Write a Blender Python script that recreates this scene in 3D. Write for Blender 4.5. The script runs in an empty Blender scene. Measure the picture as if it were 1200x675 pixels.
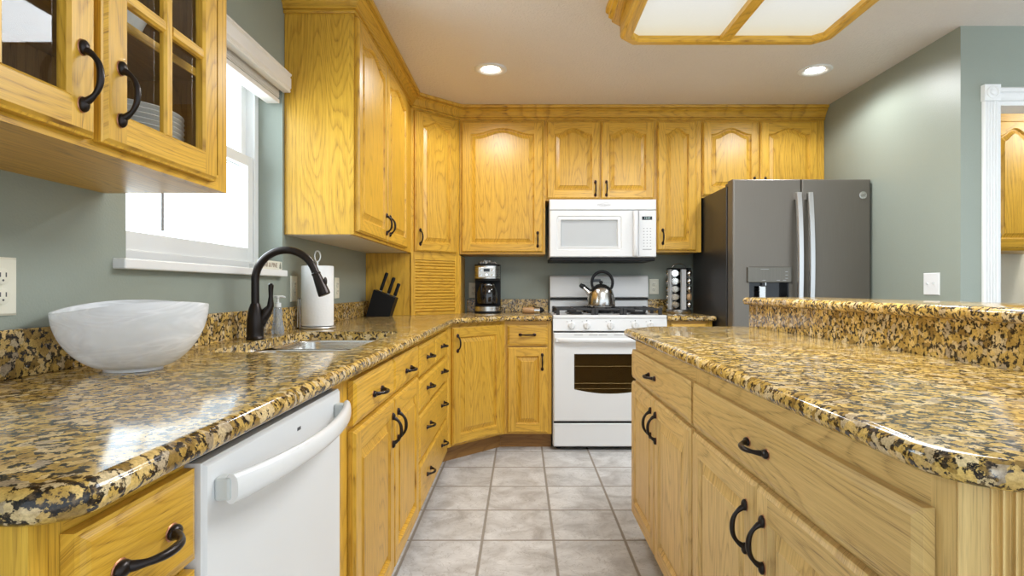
import bpy, bmesh, math, random
from math import sin, cos, pi, radians as R, sqrt
from mathutils import Vector, Matrix
from mathutils.geometry import tessellate_polygon

random.seed(7)
SC = bpy.context.scene
COL = SC.collection

# ------------------------------------------------------------------ camera, world, exposure
cam_d = bpy.data.cameras.new('camera')
cam_d.sensor_width = 36.0
cam_d.lens = 675.0 / 1200.0 * 36.0
cam_d.shift_x = -11.0 / 1200.0
cam_d.shift_y = 0.5 / 1200.0
cam_d.clip_start = 0.02
cam = bpy.data.objects.new('camera', cam_d)
COL.objects.link(cam)
cam.location = (0, 0, 1.07)
cam.rotation_euler = (R(90), 0, 0)
SC.camera = cam

SC.view_settings.view_transform = 'Standard'
SC.view_settings.look = 'None'
SC.view_settings.gamma = 1
SC.view_settings.use_curve_mapping = False
SC.view_settings.exposure = 0.58

W = bpy.data.worlds.new('daylight')
SC.world = W
W.use_nodes = True
wbg = W.node_tree.nodes['Background']
_nt = W.node_tree
_tc = _nt.nodes.new('ShaderNodeTexCoord')
_sx = _nt.nodes.new('ShaderNodeSeparateXYZ')
_nt.links.new(_tc.outputs['Generated'], _sx.inputs[0])
_mr = _nt.nodes.new('ShaderNodeMapRange')                 # the sky is far brighter on the window side (-x) of the house
_mr.interpolation_type = 'SMOOTHSTEP'
_mr.inputs['From Min'].default_value = -0.35; _mr.inputs['From Max'].default_value = -0.75
_mr.inputs['To Min'].default_value = 1.25; _mr.inputs['To Max'].default_value = 8.0
_nt.links.new(_sx.outputs[0], _mr.inputs['Value'])
_nt.links.new(_mr.outputs[0], wbg.inputs[1])
wbg.inputs[0].default_value = (0.80, 0.91, 1.0, 1)

CEIL = 2.355
XL, YB, XR, YD = -1.03, 4.40, 2.15, 2.82      # left wall, back wall, right wall, doorway wall

# ------------------------------------------------------------------ materials
def new_mat(name):
    m = bpy.data.materials.new(name)
    m.use_nodes = True
    nt = m.node_tree
    return m, nt, nt.nodes['Principled BSDF']

def N(nt, typ, **kw):
    n = nt.nodes.new(typ)
    for k, v in kw.items():
        setattr(n, k, v)
    return n

def L(nt, a, b):
    nt.links.new(a, b)

def math_node(nt, op, a, b=None, clamp=False):
    n = N(nt, 'ShaderNodeMath', operation=op, use_clamp=clamp)
    for i, v in enumerate((a, b)):
        if v is None: continue
        if isinstance(v, (int, float)): n.inputs[i].default_value = v
        else: L(nt, v, n.inputs[i])
    return n.outputs[0]

def ramp(nt, fac, stops, interp='LINEAR'):
    r = N(nt, 'ShaderNodeValToRGB')
    r.color_ramp.interpolation = interp
    e = r.color_ramp.elements
    while len(e) < len(stops): e.new(0.5)
    for el, (p, c) in zip(e, stops):
        el.position = p
        el.color = (*c, 1) if len(c) == 3 else c
    L(nt, fac, r.inputs[0])
    return r.outputs[0]

def mix(nt, fac, a, b, typ='MIX'):
    n = N(nt, 'ShaderNodeMix', data_type='RGBA', blend_type=typ)
    for sock, v in ((n.inputs[0], fac), (n.inputs[6], a), (n.inputs[7], b)):
        if isinstance(v, (int, float)): sock.default_value = v
        elif isinstance(v, tuple): sock.default_value = (*v, 1) if len(v) == 3 else v
        else: L(nt, v, sock)
    return n.outputs[2]

def noise(nt, vec, scale, detail=3, rough=0.55, dist=0.0):
    n = N(nt, 'ShaderNodeTexNoise')
    n.inputs['Scale'].default_value = scale
    n.inputs['Detail'].default_value = detail
    n.inputs['Roughness'].default_value = rough
    n.inputs['Distortion'].default_value = dist
    if vec is not None: L(nt, vec, n.inputs['Vector'])
    return n

def mapping(nt, vec, scale):
    m = N(nt, 'ShaderNodeMapping')
    m.inputs['Scale'].default_value = scale
    L(nt, vec, m.inputs['Vector'])
    return m.outputs[0]

def bump(nt, bsdf, height, strength, dist):
    b = N(nt, 'ShaderNodeBump')
    b.inputs['Strength'].default_value = strength
    b.inputs['Distance'].default_value = dist
    L(nt, height, b.inputs['Height'])
    L(nt, b.outputs[0], bsdf.inputs['Normal'])

def simple(name, col, rough=0.5, metal=0.0, coat=0.0, spec=None):
    m, nt, b = new_mat(name)
    b.inputs['Base Color'].default_value = (*col, 1)
    b.inputs['Roughness'].default_value = rough
    b.inputs['Metallic'].default_value = metal
    b.inputs['Coat Weight'].default_value = coat
    if spec is not None: b.inputs['Specular IOR Level'].default_value = spec
    return m

def oak(name, light, mid, dark, pore, rough=0.34, figure=1.0):
    m, nt, b = new_mat(name)
    uv = N(nt, 'ShaderNodeUVMap').outputs[0]                      # u runs along the grain, v across, in metres
    fig = noise(nt, mapping(nt, uv, (0.9, 6.5, 1)), 1.0, 1, 0.4, 0.1).outputs[0]
    wob = noise(nt, mapping(nt, uv, (7.0, 60.0, 1)), 1.0, 2, 0.5).outputs[0]
    ph = math_node(nt, 'ADD', math_node(nt, 'MULTIPLY', fig, 24.0), math_node(nt, 'MULTIPLY', wob, 0.55))
    saw = math_node(nt, 'FRACT', ph)                              # growth rings: slow rise, quick fall
    ringm = ramp(nt, saw, [(0.0, (0.75, 0.75, 0.75)), (0.10, (0.15, 0.15, 0.15)), (0.45, (0, 0, 0)), (0.80, (0.35, 0.35, 0.35)), (1.0, (1, 1, 1))])
    streak = noise(nt, mapping(nt, uv, (1.6, 130.0, 1)), 1.0, 4, 0.62).outputs[0]
    base = ramp(nt, streak, [(0.32, mid), (0.62, light)])
    pores = noise(nt, mapping(nt, uv, (14.0, 620.0, 1)), 1.0, 2, 0.55).outputs[0]
    pm = ramp(nt, pores, [(0.50, (0, 0, 0)), (0.68, (1, 1, 1))])
    c = mix(nt, math_node(nt, 'MULTIPLY', ringm, 0.50 * figure), base, dark)
    pk = math_node(nt, 'MULTIPLY_ADD', ringm, 0.72); pk.node.inputs[2].default_value = 0.24
    pm2 = math_node(nt, 'MULTIPLY', pm, pk)
    c = mix(nt, pm2, c, pore)
    tone = noise(nt, mapping(nt, uv, (0.35, 0.9, 1)), 1.0, 1, 0.5).outputs[0]
    c = mix(nt, 1.0, c, ramp(nt, tone, [(0.3, (0.88, 0.86, 0.82)), (0.7, (1.06, 1.06, 1.06))]), 'MULTIPLY')
    L(nt, c, b.inputs['Base Color'])
    b.inputs['Roughness'].default_value = rough
    bump(nt, b, math_node(nt, 'MULTIPLY', pm2, -1.0), 0.15, 0.0006)
    return m

OAK = oak('honey_oak', (0.76, 0.45, 0.055), (0.61, 0.335, 0.030), (0.40, 0.195, 0.015), (0.20, 0.085, 0.008))
OAK_ISL = oak('window_lit_oak', (0.79, 0.565, 0.235), (0.65, 0.44, 0.165), (0.43, 0.26, 0.085), (0.23, 0.13, 0.04), 0.42)  # island oak made paler and duller: cool window light put into the colour
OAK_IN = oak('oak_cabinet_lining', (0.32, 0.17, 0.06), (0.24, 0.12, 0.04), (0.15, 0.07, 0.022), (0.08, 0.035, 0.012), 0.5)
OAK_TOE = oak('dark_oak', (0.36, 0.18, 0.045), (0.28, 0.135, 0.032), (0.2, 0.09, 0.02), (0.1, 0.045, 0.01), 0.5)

def granite(name, warm=1.0):
    m, nt, b = new_mat(name)
    co = N(nt, 'ShaderNodeTexCoord').outputs['Object']
    warp = noise(nt, co, 26, 3, 0.6)
    wv = N(nt, 'ShaderNodeVectorMath', operation='MULTIPLY_ADD')
    L(nt, warp.outputs['Color'], wv.inputs[0]); wv.inputs[1].default_value = (0.03, 0.03, 0.03); L(nt, co, wv.inputs[2])
    p = wv.outputs[0]
    def voro(scale, feature='F1'):
        v = N(nt, 'ShaderNodeTexVoronoi', feature=feature)
        v.inputs['Scale'].default_value = scale
        L(nt, p, v.inputs['Vector'])
        return v
    v1 = voro(50)
    sep = N(nt, 'ShaderNodeSeparateColor'); L(nt, v1.outputs['Color'], sep.inputs[0])
    grain = ramp(nt, sep.outputs[0], [(0.0, (0.30, 0.19, 0.055)), (0.22, (0.54, 0.36, 0.095)), (0.45, (0.70, 0.49, 0.15)),
                                      (0.68, (0.72, 0.52, 0.22)), (0.86, (0.74, 0.60, 0.36)), (1.0, (0.44, 0.36, 0.26))])
    fine = noise(nt, co, 240, 3, 0.7).outputs[0]
    grain = mix(nt, 1.0, grain, ramp(nt, fine, [(0.3, (0.62, 0.58, 0.54)), (0.62, (1.08, 1.07, 1.04))]), 'MULTIPLY')
    ve = voro(50, 'DISTANCE_TO_EDGE')
    n2 = noise(nt, co, 88, 6, 0.66).outputs[0]
    v = math_node(nt, 'ADD', n2, math_node(nt, 'MULTIPLY', math_node(nt, 'SUBTRACT', 0.12, ve.outputs['Distance']), 0.38))
    em = ramp(nt, v, [(0.518, (0, 0, 0)), (0.552, (1, 1, 1))])
    n3 = noise(nt, co, 150, 3, 0.6).outputs[0]
    darkc = ramp(nt, n3, [(0.40, (0.010, 0.009, 0.010)), (0.55, (0.040, 0.030, 0.022)), (0.66, (0.15, 0.10, 0.05))])
    c = mix(nt, em, grain, darkc)
    br = noise(nt, co, 20, 3, 0.6).outputs[0]
    c = mix(nt, 1.0, c, ramp(nt, br, [(0.35, (0.72, 0.66, 0.58)), (0.6, (1.05, 1.03, 1.0))]), 'MULTIPLY')
    L(nt, c, b.inputs['Base Color'])
    b.inputs['Roughness'].default_value = 0.12
    b.inputs['Specular IOR Level'].default_value = 0.45
    return m
GRANITE = granite('golden_granite')

def paint(name, col, rough, bscale, bstr, bdist=0.002, spec=0.4):
    m, nt, b = new_mat(name)
    co = N(nt, 'ShaderNodeTexCoord').outputs['Object']
    n = noise(nt, co, bscale, 3, 0.6).outputs[0]
    t = noise(nt, co, 1.1, 2, 0.5).outputs[0]
    c = mix(nt, 1.0, (*col,), ramp(nt, t, [(0.3, (0.97, 0.97, 0.97)), (0.7, (1.03, 1.03, 1.03))]), 'MULTIPLY')
    L(nt, c, b.inputs['Base Color'])
    b.inputs['Roughness'].default_value = rough
    b.inputs['Specular IOR Level'].default_value = spec
    bump(nt, b, n, bstr, bdist)
    return m
SAGE = paint('sage_wall_paint', (0.278, 0.31, 0.265), 0.42, 160, 0.35)
CEILM = paint('textured_ceiling_paint', (0.74, 0.675, 0.615), 0.36, 80, 1.0, 0.006, 0.5)
CREAM = paint('cream_wall_paint', (0.80, 0.77, 0.68), 0.6, 120, 0.3)

def tile_mat():
    m, nt, b = new_mat('stone_look_floor_tile')
    co = N(nt, 'ShaderNodeTexCoord').outputs['Object']
    s = N(nt, 'ShaderNodeSeparateXYZ'); L(nt, co, s.inputs[0])
    tx = math_node(nt, 'DIVIDE', math_node(nt, 'SUBTRACT', s.outputs[0], -0.1670), 0.3035)
    ty = math_node(nt, 'DIVIDE', math_node(nt, 'SUBTRACT', s.outputs[1], 3.446), 0.333)
    fx, fy = math_node(nt, 'FRACT', tx), math_node(nt, 'FRACT', ty)
    # distance (metres) to the nearest grout line
    dx = math_node(nt, 'MULTIPLY', math_node(nt, 'MINIMUM', fx, math_node(nt, 'SUBTRACT', 1.0, fx)), 0.3035)
    dy = math_node(nt, 'MULTIPLY', math_node(nt, 'MINIMUM', fy, math_node(nt, 'SUBTRACT', 1.0, fy)), 0.333)
    d = math_node(nt, 'MINIMUM', dx, dy)
    wob = noise(nt, co, 60, 2, 0.5).outputs[0]
    d = math_node(nt, 'ADD', d, math_node(nt, 'MULTIPLY', math_node(nt, 'SUBTRACT', wob, 0.5), 0.002))
    tile = ramp(nt, d, [(0.0038, (0, 0, 0)), (0.0062, (1, 1, 1))])
    idx = N(nt, 'ShaderNodeCombineXYZ')
    L(nt, math_node(nt, 'FLOOR', tx), idx.inputs[0]); L(nt, math_node(nt, 'FLOOR', ty), idx.inputs[1])
    wn = N(nt, 'ShaderNodeTexWhiteNoise'); L(nt, idx.outputs[0], wn.inputs['Vector'])
    off = N(nt, 'ShaderNodeVectorMath', operation='MULTIPLY_ADD')
    L(nt, wn.outputs['Color'], off.inputs[0]); off.inputs[1].default_value = (9, 9, 9); L(nt, co, off.inputs[2])
    a = noise(nt, off.outputs[0], 7, 6, 0.62, 0.6).outputs[0]
    base = ramp(nt, a, [(0.32, (0.40, 0.385, 0.375)), (0.5, (0.575, 0.57, 0.565)), (0.66, (0.70, 0.70, 0.70))])
    v = noise(nt, off.outputs[0], 11, 4, 0.6, 1.6).outputs[0]
    vein = ramp(nt, v, [(0.485, (0, 0, 0)), (0.5, (1, 1, 1)), (0.515, (0, 0, 0))])
    base = mix(nt, math_node(nt, 'MULTIPLY', vein, 0.55), base, (0.25, 0.225, 0.20))
    base = mix(nt, 1.0, base, ramp(nt, wn.outputs['Value'], [(0, (0.93, 0.93, 0.93)), (1, (1.03, 1.03, 1.03))]), 'MULTIPLY')
    c = mix(nt, tile, (0.27, 0.235, 0.195), base)
    L(nt, c, b.inputs['Base Color'])
    L(nt, ramp(nt, tile, [(0, (0.8, 0.8, 0.8)), (1, (0.34, 0.34, 0.34))]), b.inputs['Roughness'])
    h = math_node(nt, 'ADD', math_node(nt, 'MULTIPLY', tile, 1.0), math_node(nt, 'MULTIPLY', a, 0.25))
    bump(nt, b, h, 0.6, 0.002)
    return m
TILE = tile_mat()

WHITE = simple('white_enamel', (0.75, 0.757, 0.76), 0.22)
WHITE_SHADE = simple('pale_grey_plastic', (0.58, 0.60, 0.58), 0.35)
TRIMW = simple('white_trim_paint', (0.78, 0.78, 0.77), 0.35)
VINYL = simple('white_vinyl', (0.80, 0.81, 0.81), 0.4)
BLINDM = simple('warm_white_blind', (0.74, 0.70, 0.65), 0.45)
BRONZE = simple('oil_rubbed_bronze', (0.028, 0.022, 0.020), 0.30, 0.75)
COPPER = simple('rubbed_copper_edge', (0.45, 0.20, 0.11), 0.35, 0.9)
BLACK = simple('black_plastic', (0.008, 0.008, 0.009), 0.5, 0, 0, 0.25)
BLACKG = simple('black_gloss', (0.008, 0.008, 0.009), 0.10)
IRON = simple('black_cast_iron', (0.018, 0.018, 0.019), 0.55)
GAP_DARK = simple('dark_gap', (0.02, 0.02, 0.02), 0.8)
ALMOND = simple('ivory_plastic', (0.74, 0.72, 0.60), 0.4)
CHINA = simple('white_china', (0.82, 0.82, 0.82), 0.15)
GREYP = simple('grey_print', (0.33, 0.33, 0.34), 0.5)
DARKP = simple('dark_print', (0.08, 0.08, 0.085), 0.5)
BROWNP = simple('faded_brown_print', (0.30, 0.22, 0.16), 0.7)
GREENP = simple('faded_green_print', (0.17, 0.19, 0.15), 0.7)
SPICE = simple('tan_spice', (0.52, 0.33, 0.17), 0.6)
LCD = simple('dark_display', (0.01, 0.011, 0.013), 0.15)

def brushed(name, col, rough=0.28, axis=(1, 1, 200), amount=0.10):
    m, nt, b = new_mat(name)
    co = N(nt, 'ShaderNodeTexCoord').outputs['Object']
    n = noise(nt, mapping(nt, co, axis), 3.0, 3, 0.6).outputs[0]
    c = mix(nt, 1.0, (*col,), ramp(nt, n, [(0.3, (0.9, 0.9, 0.9)), (0.7, (1.06, 1.06, 1.06))]), 'MULTIPLY')
    L(nt, c, b.inputs['Base Color'])
    b.inputs['Metallic'].default_value = 1.0
    rr = math_node(nt, 'MULTIPLY_ADD', n, amount); rr.node.inputs[2].default_value = rough - amount / 2
    L(nt, rr, b.inputs['Roughness'])
    return m
STEEL = brushed('brushed_stainless', (0.62, 0.61, 0.59), 0.27)
CHROME = simple('polished_steel', (0.72, 0.72, 0.72), 0.12, 1.0)
KETTLE = simple('satin_kettle_steel', (0.60, 0.585, 0.56), 0.22, 1.0)
ALU = simple('pale_brushed_aluminium', (0.72, 0.73, 0.74), 0.6, 0.6)
VSTEEL = simple('satin_stainless', (0.62, 0.61, 0.60), 0.30, 1.0)
SATIN = simple('satin_steel', (0.66, 0.65, 0.63), 0.38, 1.0)

def slate_mat(name, col, metal, rough):
    m, nt, b = new_mat(name)
    co = N(nt, 'ShaderNodeTexCoord').outputs['Object']
    n = noise(nt, mapping(nt, co, (160, 160, 2)), 3.0, 2, 0.6).outputs[0]
    c = mix(nt, 1.0, (*col,), ramp(nt, n, [(0.3, (0.95, 0.95, 0.95)), (0.7, (1.04, 1.04, 1.04))]), 'MULTIPLY')
    L(nt, c, b.inputs['Base Color'])
    b.inputs['Metallic'].default_value = metal
    b.inputs['Roughness'].default_value = rough
    return m
SLATE = slate_mat('slate_grey_metal', (0.165, 0.148, 0.125), 0.6, 0.42)
FRIDGE_SIDE = simple('charcoal_enamel', (0.022, 0.021, 0.021), 0.35)

def glass_mat(name, tint, alpha, rough=0.02, spec=0.5):
    m, nt, b = new_mat(name)
    out = nt.nodes['Material Output']
    tr = N(nt, 'ShaderNodeBsdfTransparent'); tr.inputs[0].default_value = (*tint, 1)
    gl = N(nt, 'ShaderNodeBsdfGlossy'); gl.inputs['Roughness'].default_value = rough
    fr = N(nt, 'ShaderNodeFresnel'); fr.inputs[0].default_value = 1.5
    ms = N(nt, 'ShaderNodeMixShader')
    geo = N(nt, 'ShaderNodeNewGeometry')
    front = math_node(nt, 'SUBTRACT', 1.0, geo.outputs['Backfacing'])
    L(nt, math_node(nt, 'MULTIPLY', fr.outputs[0], front), ms.inputs[0]); L(nt, tr.outputs[0], ms.inputs[1]); L(nt, gl.outputs[0], ms.inputs[2])
    L(nt, ms.outputs[0], out.inputs[0])
    return m
GLASS = glass_mat('clear_glass', (0.95, 0.96, 0.95), 0)
SMOKED = glass_mat('tinted_oven_glass', (0.62, 0.56, 0.44), 0)

def liquid_mat():
    m, nt, b = new_mat('clear_blue_soap')
    b.inputs['Base Color'].default_value = (0.62, 0.72, 0.86, 1)
    b.inputs['Roughness'].default_value = 0.06
    b.inputs['Transmission Weight'].default_value = 0.75
    b.inputs['IOR'].default_value = 1.35
    return m
SOAP = liquid_mat()

def alabaster():
    m, nt, b = new_mat('swirled_white_glass')
    co = N(nt, 'ShaderNodeTexCoord').outputs['Object']
    rot = N(nt, 'ShaderNodeMapping'); rot.inputs['Rotation'].default_value = (0.5, 0.35, 0.2); rot.inputs['Scale'].default_value = (2.0, 2.0, 9.0); L(nt, co, rot.inputs['Vector'])
    w = noise(nt, rot.outputs[0], 2.0, 3, 0.5, 1.2).outputs[0]
    b.inputs['Base Color'].default_value = (0.94, 0.95, 0.97, 1)
    b.inputs['Roughness'].default_value = 0.10
    tl = N(nt, 'ShaderNodeBsdfTranslucent'); tl.inputs[0].default_value = (0.95, 0.96, 0.99, 1)
    tr = N(nt, 'ShaderNodeBsdfTransparent'); tr.inputs[0].default_value = (0.95, 0.97, 0.98, 1)
    m1 = N(nt, 'ShaderNodeMixShader'); m1.inputs[0].default_value = 0.28
    L(nt, b.outputs[0], m1.inputs[1]); L(nt, tl.outputs[0], m1.inputs[2])
    m2 = N(nt, 'ShaderNodeMixShader')
    L(nt, ramp(nt, w, [(0.36, (0.48, 0.48, 0.48)), (0.49, (0.26, 0.26, 0.26)), (0.56, (0.0, 0.0, 0.0)), (0.60, (0.22, 0.22, 0.22)), (0.68, (0.05, 0.05, 0.05))]), m2.inputs[0])
    L(nt, m1.outputs[0], m2.inputs[1]); L(nt, tr.outputs[0], m2.inputs[2])
    L(nt, m2.outputs[0], nt.nodes['Material Output'].inputs[0])
    return m
ALAB = alabaster()

def paper_mat():
    m, nt, b = new_mat('quilted_paper')
    co = N(nt, 'ShaderNodeTexCoord').outputs['Object']
    v = N(nt, 'ShaderNodeTexVoronoi'); v.inputs['Scale'].default_value = 90; L(nt, co, v.inputs['Vector'])
    b.inputs['Base Color'].default_value = (0.82, 0.82, 0.82, 1)
    b.inputs['Roughness'].default_value = 0.85
    bump(nt, b, v.outputs['Distance'], 0.25, 0.002)
    return m
PAPER = paper_mat()

def emit(name, col, strength):
    m, nt, b = new_mat(name)
    b.inputs['Base Color'].default_value = (*col, 1)
    b.inputs['Emission Color'].default_value = (*col, 1)
    b.inputs['Emission Strength'].default_value = strength
    return m
LENS = emit('lit_lamp_lens', (1.0, 0.98, 0.95), 18.0)

def diffuser_mat():
    m, nt, b = new_mat('lit_acrylic_diffuser')
    co = N(nt, 'ShaderNodeTexCoord').outputs['Object']
    n = noise(nt, co, 260, 2, 0.6).outputs[0]
    b.inputs['Base Color'].default_value = (0.3, 0.3, 0.28, 1)
    # fluorescent tubes above each sheet: the sheet glows most over its middle, warmer by the oak frame
    s = N(nt, 'ShaderNodeSeparateXYZ'); L(nt, co, s.inputs[0])
    ax = math_node(nt, 'DIVIDE', math_node(nt, 'ABSOLUTE', math_node(nt, 'SUBTRACT', math_node(nt, 'ABSOLUTE', s.outputs[0]), 0.24)), 0.30)
    ay = math_node(nt, 'DIVIDE', math_node(nt, 'ABSOLUTE', s.outputs[1]), 0.66)
    rr = math_node(nt, 'MAXIMUM', ax, ay)
    glow = ramp(nt, rr, [(0.35, (0.93, 0.97, 1.0)), (0.75, (0.88, 0.87, 0.76)), (0.96, (0.86, 0.74, 0.47))])
    L(nt, mix(nt, 1.0, glow, ramp(nt, n, [(0.3, (0.94, 0.94, 0.93)), (0.7, (1.0, 1.0, 1.0))]), 'MULTIPLY'), b.inputs['Emission Color'])
    b.inputs['Emission Strength'].default_value = 0.44
    b.inputs['Roughness'].default_value = 0.4
    bump(nt, b, n, 0.3, 0.001)
    return m
DIFF = diffuser_mat()

# ------------------------------------------------------------------ mesh tools
class MB:
    def __init__(s):
        s.v, s.f, s.uv, s.mi, s.sm = [], [], [], [], []
        s.mats = []
    def mat(s, m):
        if m not in s.mats: s.mats.append(m)
        return s.mats.index(m)
    def face(s, pts, grain='z', m=None, smooth=False, off=None):
        i0 = len(s.v)
        s.v += [tuple(p) for p in pts]
        s.f.append(list(range(i0, i0 + len(pts))))
        ox, oy = off if off else (0, 0)
        uv = []
        for p in pts:
            x, y, z = p
            if grain == 'x': u, v = x, y + z
            elif grain == 'y': u, v = y, x + z
            else: u, v = z, x + y
            uv.append((u + ox, v + oy))
        s.uv.append(uv)
        s.mi.append(s.mat(m) if m else 0)
        s.sm.append(smooth)
    def off(s):
        return (random.uniform(0, 30), random.uniform(0, 30))
    def box(s, x0, x1, y0, y1, z0, z1, grain='z', m=None, off=None):
        off = off or s.off()
        a = [(x0, y0, z0), (x1, y0, z0), (x1, y1, z0), (x0, y1, z0), (x0, y0, z1), (x1, y0, z1), (x1, y1, z1), (x0, y1, z1)]
        for q in ((0, 3, 2, 1), (4, 5, 6, 7), (0, 1, 5, 4), (1, 2, 6, 5), (2, 3, 7, 6), (3, 0, 4, 7)):
            s.face([a[i] for i in q], grain, m, False, off)
    def strip(s, la, lb, grain='z', m=None, smooth=False, closed=True, off=None):
        off = off or (0, 0)
        n = len(la)
        for i in range(n if closed else n - 1):
            j = (i + 1) % n
            s.face([la[i], la[j], lb[j], lb[i]], grain, m, smooth, off)
    def loops(s, ls, grain='z', m=None, smooth=False, cap0=True, cap1=True, off=None):
        off = off or s.off()
        for a, b in zip(ls, ls[1:]): s.strip(a, b, grain, m, smooth, True, off)
        if cap0: s.face(ls[0][::-1], grain, m, False, off)
        if cap1: s.face(ls[-1], grain, m, False, off)
    def tube(s, path, rad, n=12, m=None, caps=True, flat=None):
        P = [Vector(p) for p in path]
        if isinstance(rad, (int, float)): rad = [rad] * len(P)
        t0 = (P[1] - P[0]).normalized()
        up = Vector((0, 0, 1)) if abs(t0.z) < 0.9 else Vector((1, 0, 0))
        u = t0.cross(up).normalized()
        ls = []
        for i, p in enumerate(P):
            t = (P[min(i + 1, len(P) - 1)] - P[max(i - 1, 0)]).normalized()
            u = (u - t * u.dot(t)).normalized()
            w = t.cross(u)
            r = rad[i]
            ls.append([tuple(p + u * (r * cos(2 * pi * k / n)) + w * (r * sin(2 * pi * k / n))) for k in range(n)])
        for a, b in zip(ls, ls[1:]): s.strip(a, b, 'z', m, True)
        if caps:
            s.face(ls[0][::-1], 'z', m); s.face(ls[-1], 'z', m)
    def lathe(s, prof, n=32, c=(0, 0, 0), m=None, axis='z', smooth=True, mats=None):
        def pt(r, h, a):
            if axis == 'z': return (c[0] + r * cos(a), c[1] + r * sin(a), c[2] + h)
            if axis == 'y': return (c[0] + r * cos(a), c[1] - h, c[2] + r * sin(a))       # h grows toward -y
            return (c[0] + h, c[1] + r * cos(a), c[2] + r * sin(a))
        ls = [[pt(max(r, 1e-5), h, 2 * pi * k / n) for k in range(n)] for r, h in prof]
        for i, (a, b) in enumerate(zip(ls, ls[1:])):
            s.strip(a, b, 'z', mats[i] if mats else m, smooth)
        if prof[0][0] > 1e-4: s.face(ls[0][::-1], 'z', mats[0] if mats else m)
        if prof[-1][0] > 1e-4: s.face(ls[-1], 'z', mats[-1] if mats else m)
    def ellipsoid(s, c, r, n=16, k=10, m=None, q0=-0.5, q1=0.5):
        ls = []
        for i in range(k + 1):
            a = pi * (q0 + (q1 - q0) * i / k)
            ls.append([(c[0] + max(r[0] * cos(a), 1e-5) * cos(2 * pi * j / n), c[1] + max(r[1] * cos(a), 1e-5) * sin(2 * pi * j / n), c[2] + r[2] * sin(a)) for j in range(n)])
        for a, b in zip(ls, ls[1:]): s.strip(a, b, 'z', m, True)
    def build(s, name, mat, parent=None, bevel=0.0, weld=True, seg=2, mx=None):
        me = bpy.data.meshes.new(name)
        me.from_pydata(s.v, [], s.f)
        if mat not in s.mats and not s.mats: s.mats.append(mat)
        # index 0 used for faces with no own material
        used = list(s.mats)
        if None in used: used = [mat if x is None else x for x in used]
        for mm in used: me.materials.append(mm)
        uvl = me.uv_layers.new(name='UVMap')
        k = 0
        for fu in s.uv:
            for u in fu:
                uvl.data[k].uv = u; k += 1
        me.polygons.foreach_set('material_index', s.mi)
        me.polygons.foreach_set('use_smooth', s.sm)
        if weld:
            bm = bmesh.new(); bm.from_mesh(me)
            bmesh.ops.remove_doubles(bm, verts=bm.verts, dist=2e-6)
            bmesh.ops.recalc_face_normals(bm, faces=bm.faces)
            bm.to_mesh(me); bm.free()
        if any(s.sm): me.set_sharp_from_angle(angle=R(38))
        o = bpy.data.objects.new(name, me)
        COL.objects.link(o)
        if mx is not None: me.transform(mx)
        if parent: o.parent = parent
        if bevel:
            b = o.modifiers.new('bevel', 'BEVEL'); b.width = bevel; b.segments = seg; b.limit_method = 'ANGLE'; b.angle_limit = R(40)
            b.harden_normals = False
        return o

def M(mat):                       # a builder whose first material is mat
    b = MB(); b.mats.append(mat); return b

def thing(name, label, cat, loc=(0, 0, 0), rz=0.0, group=None):
    o = bpy.data.objects.new(name, None)
    COL.objects.link(o)
    o.empty_display_size = 0.1
    o.location = loc; o.rotation_euler = (0, 0, rz)
    o['label'] = label; o['category'] = cat
    if group: o['group'] = group
    return o

def tag(o, label, cat, group=None):
    o['label'] = label; o['category'] = cat
    if group: o['group'] = group
    return o

def struct(o):
    o['kind'] = 'structure'; return o

def copy_tree(o, parent=None):
    c = o.copy(); COL.objects.link(c)
    if parent: c.parent = parent
    for ch in list(o.children): copy_tree(ch, c)
    return c

def text_mesh(name, body, size, mat, parent, mx, depth=0.0004, italic=0.0):
    cu = bpy.data.curves.new(name, 'FONT')
    cu.body = body; cu.size = size; cu.extrude = depth; cu.align_x = 'CENTER'; cu.align_y = 'CENTER'; cu.shear = italic
    o = bpy.data.objects.new(name + '_curve', cu)
    COL.objects.link(o)
    dg = bpy.context.evaluated_depsgraph_get()
    me = bpy.data.meshes.new_from_object(o.evaluated_get(dg))
    bpy.data.objects.remove(o); bpy.data.curves.remove(cu)
    me.transform(mx)
    me.materials.clear(); me.materials.append(mat)
    r = bpy.data.objects.new(name, me)
    COL.objects.link(r)
    if parent: r.parent = parent
    return r

FRONT = Matrix.Rotation(R(90), 4, 'X')                     # text plane facing -y, upright

# ------------------------------------------------------------------ room shell
def wall_boxes(name, boxes, mat):
    b = M(mat)
    for bx in boxes: b.box(*bx)
    return struct(b.build(name, mat))

WY0, WY1, WZ0, WZ1 = 1.50, 2.483, 1.147, 2.03
T = 0.115
b = M(TILE); b.box(-1.25, 4.6, -1.3, 4.6, -0.06, 0.0); struct(b.build('floor', TILE))
b = M(CEILM); b.box(-1.25, 4.6, -1.3, 4.6, CEIL, CEIL + 0.06); struct(b.build('ceiling', CEILM))
wall_boxes('wall_left', [(XL - 0.16, XL, -1.3, WY0, 0, CEIL), (XL - 0.16, XL, WY1, YB + 0.12, 0, CEIL),
                         (XL - 0.16, XL, WY0, WY1, 0, WZ0), (XL - 0.16, XL, WY0, WY1, WZ1, CEIL)], SAGE)
wall_boxes('wall_back', [(XL, XR, YB, YB + 0.12, 0, CEIL)], SAGE)
DX0, DX1, DZ = 2.325, 3.15, 1.985
wall_boxes('wall_right', [(XR, XR + 0.12, YD, YB + 0.12, 0, CEIL)], SAGE)
wall_boxes('wall_doorway', [(XR + 0.12, DX0, YD, YD + 0.12, 0, CEIL), (DX1, 4.6, YD, YD + 0.12, 0, CEIL), (DX0, DX1, YD, YD + 0.12, DZ, CEIL)], SAGE)
wall_boxes('wall_laundry_back', [(XR + 0.12, 4.6, 4.02, 4.10, 0, CEIL)], CREAM)
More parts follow.
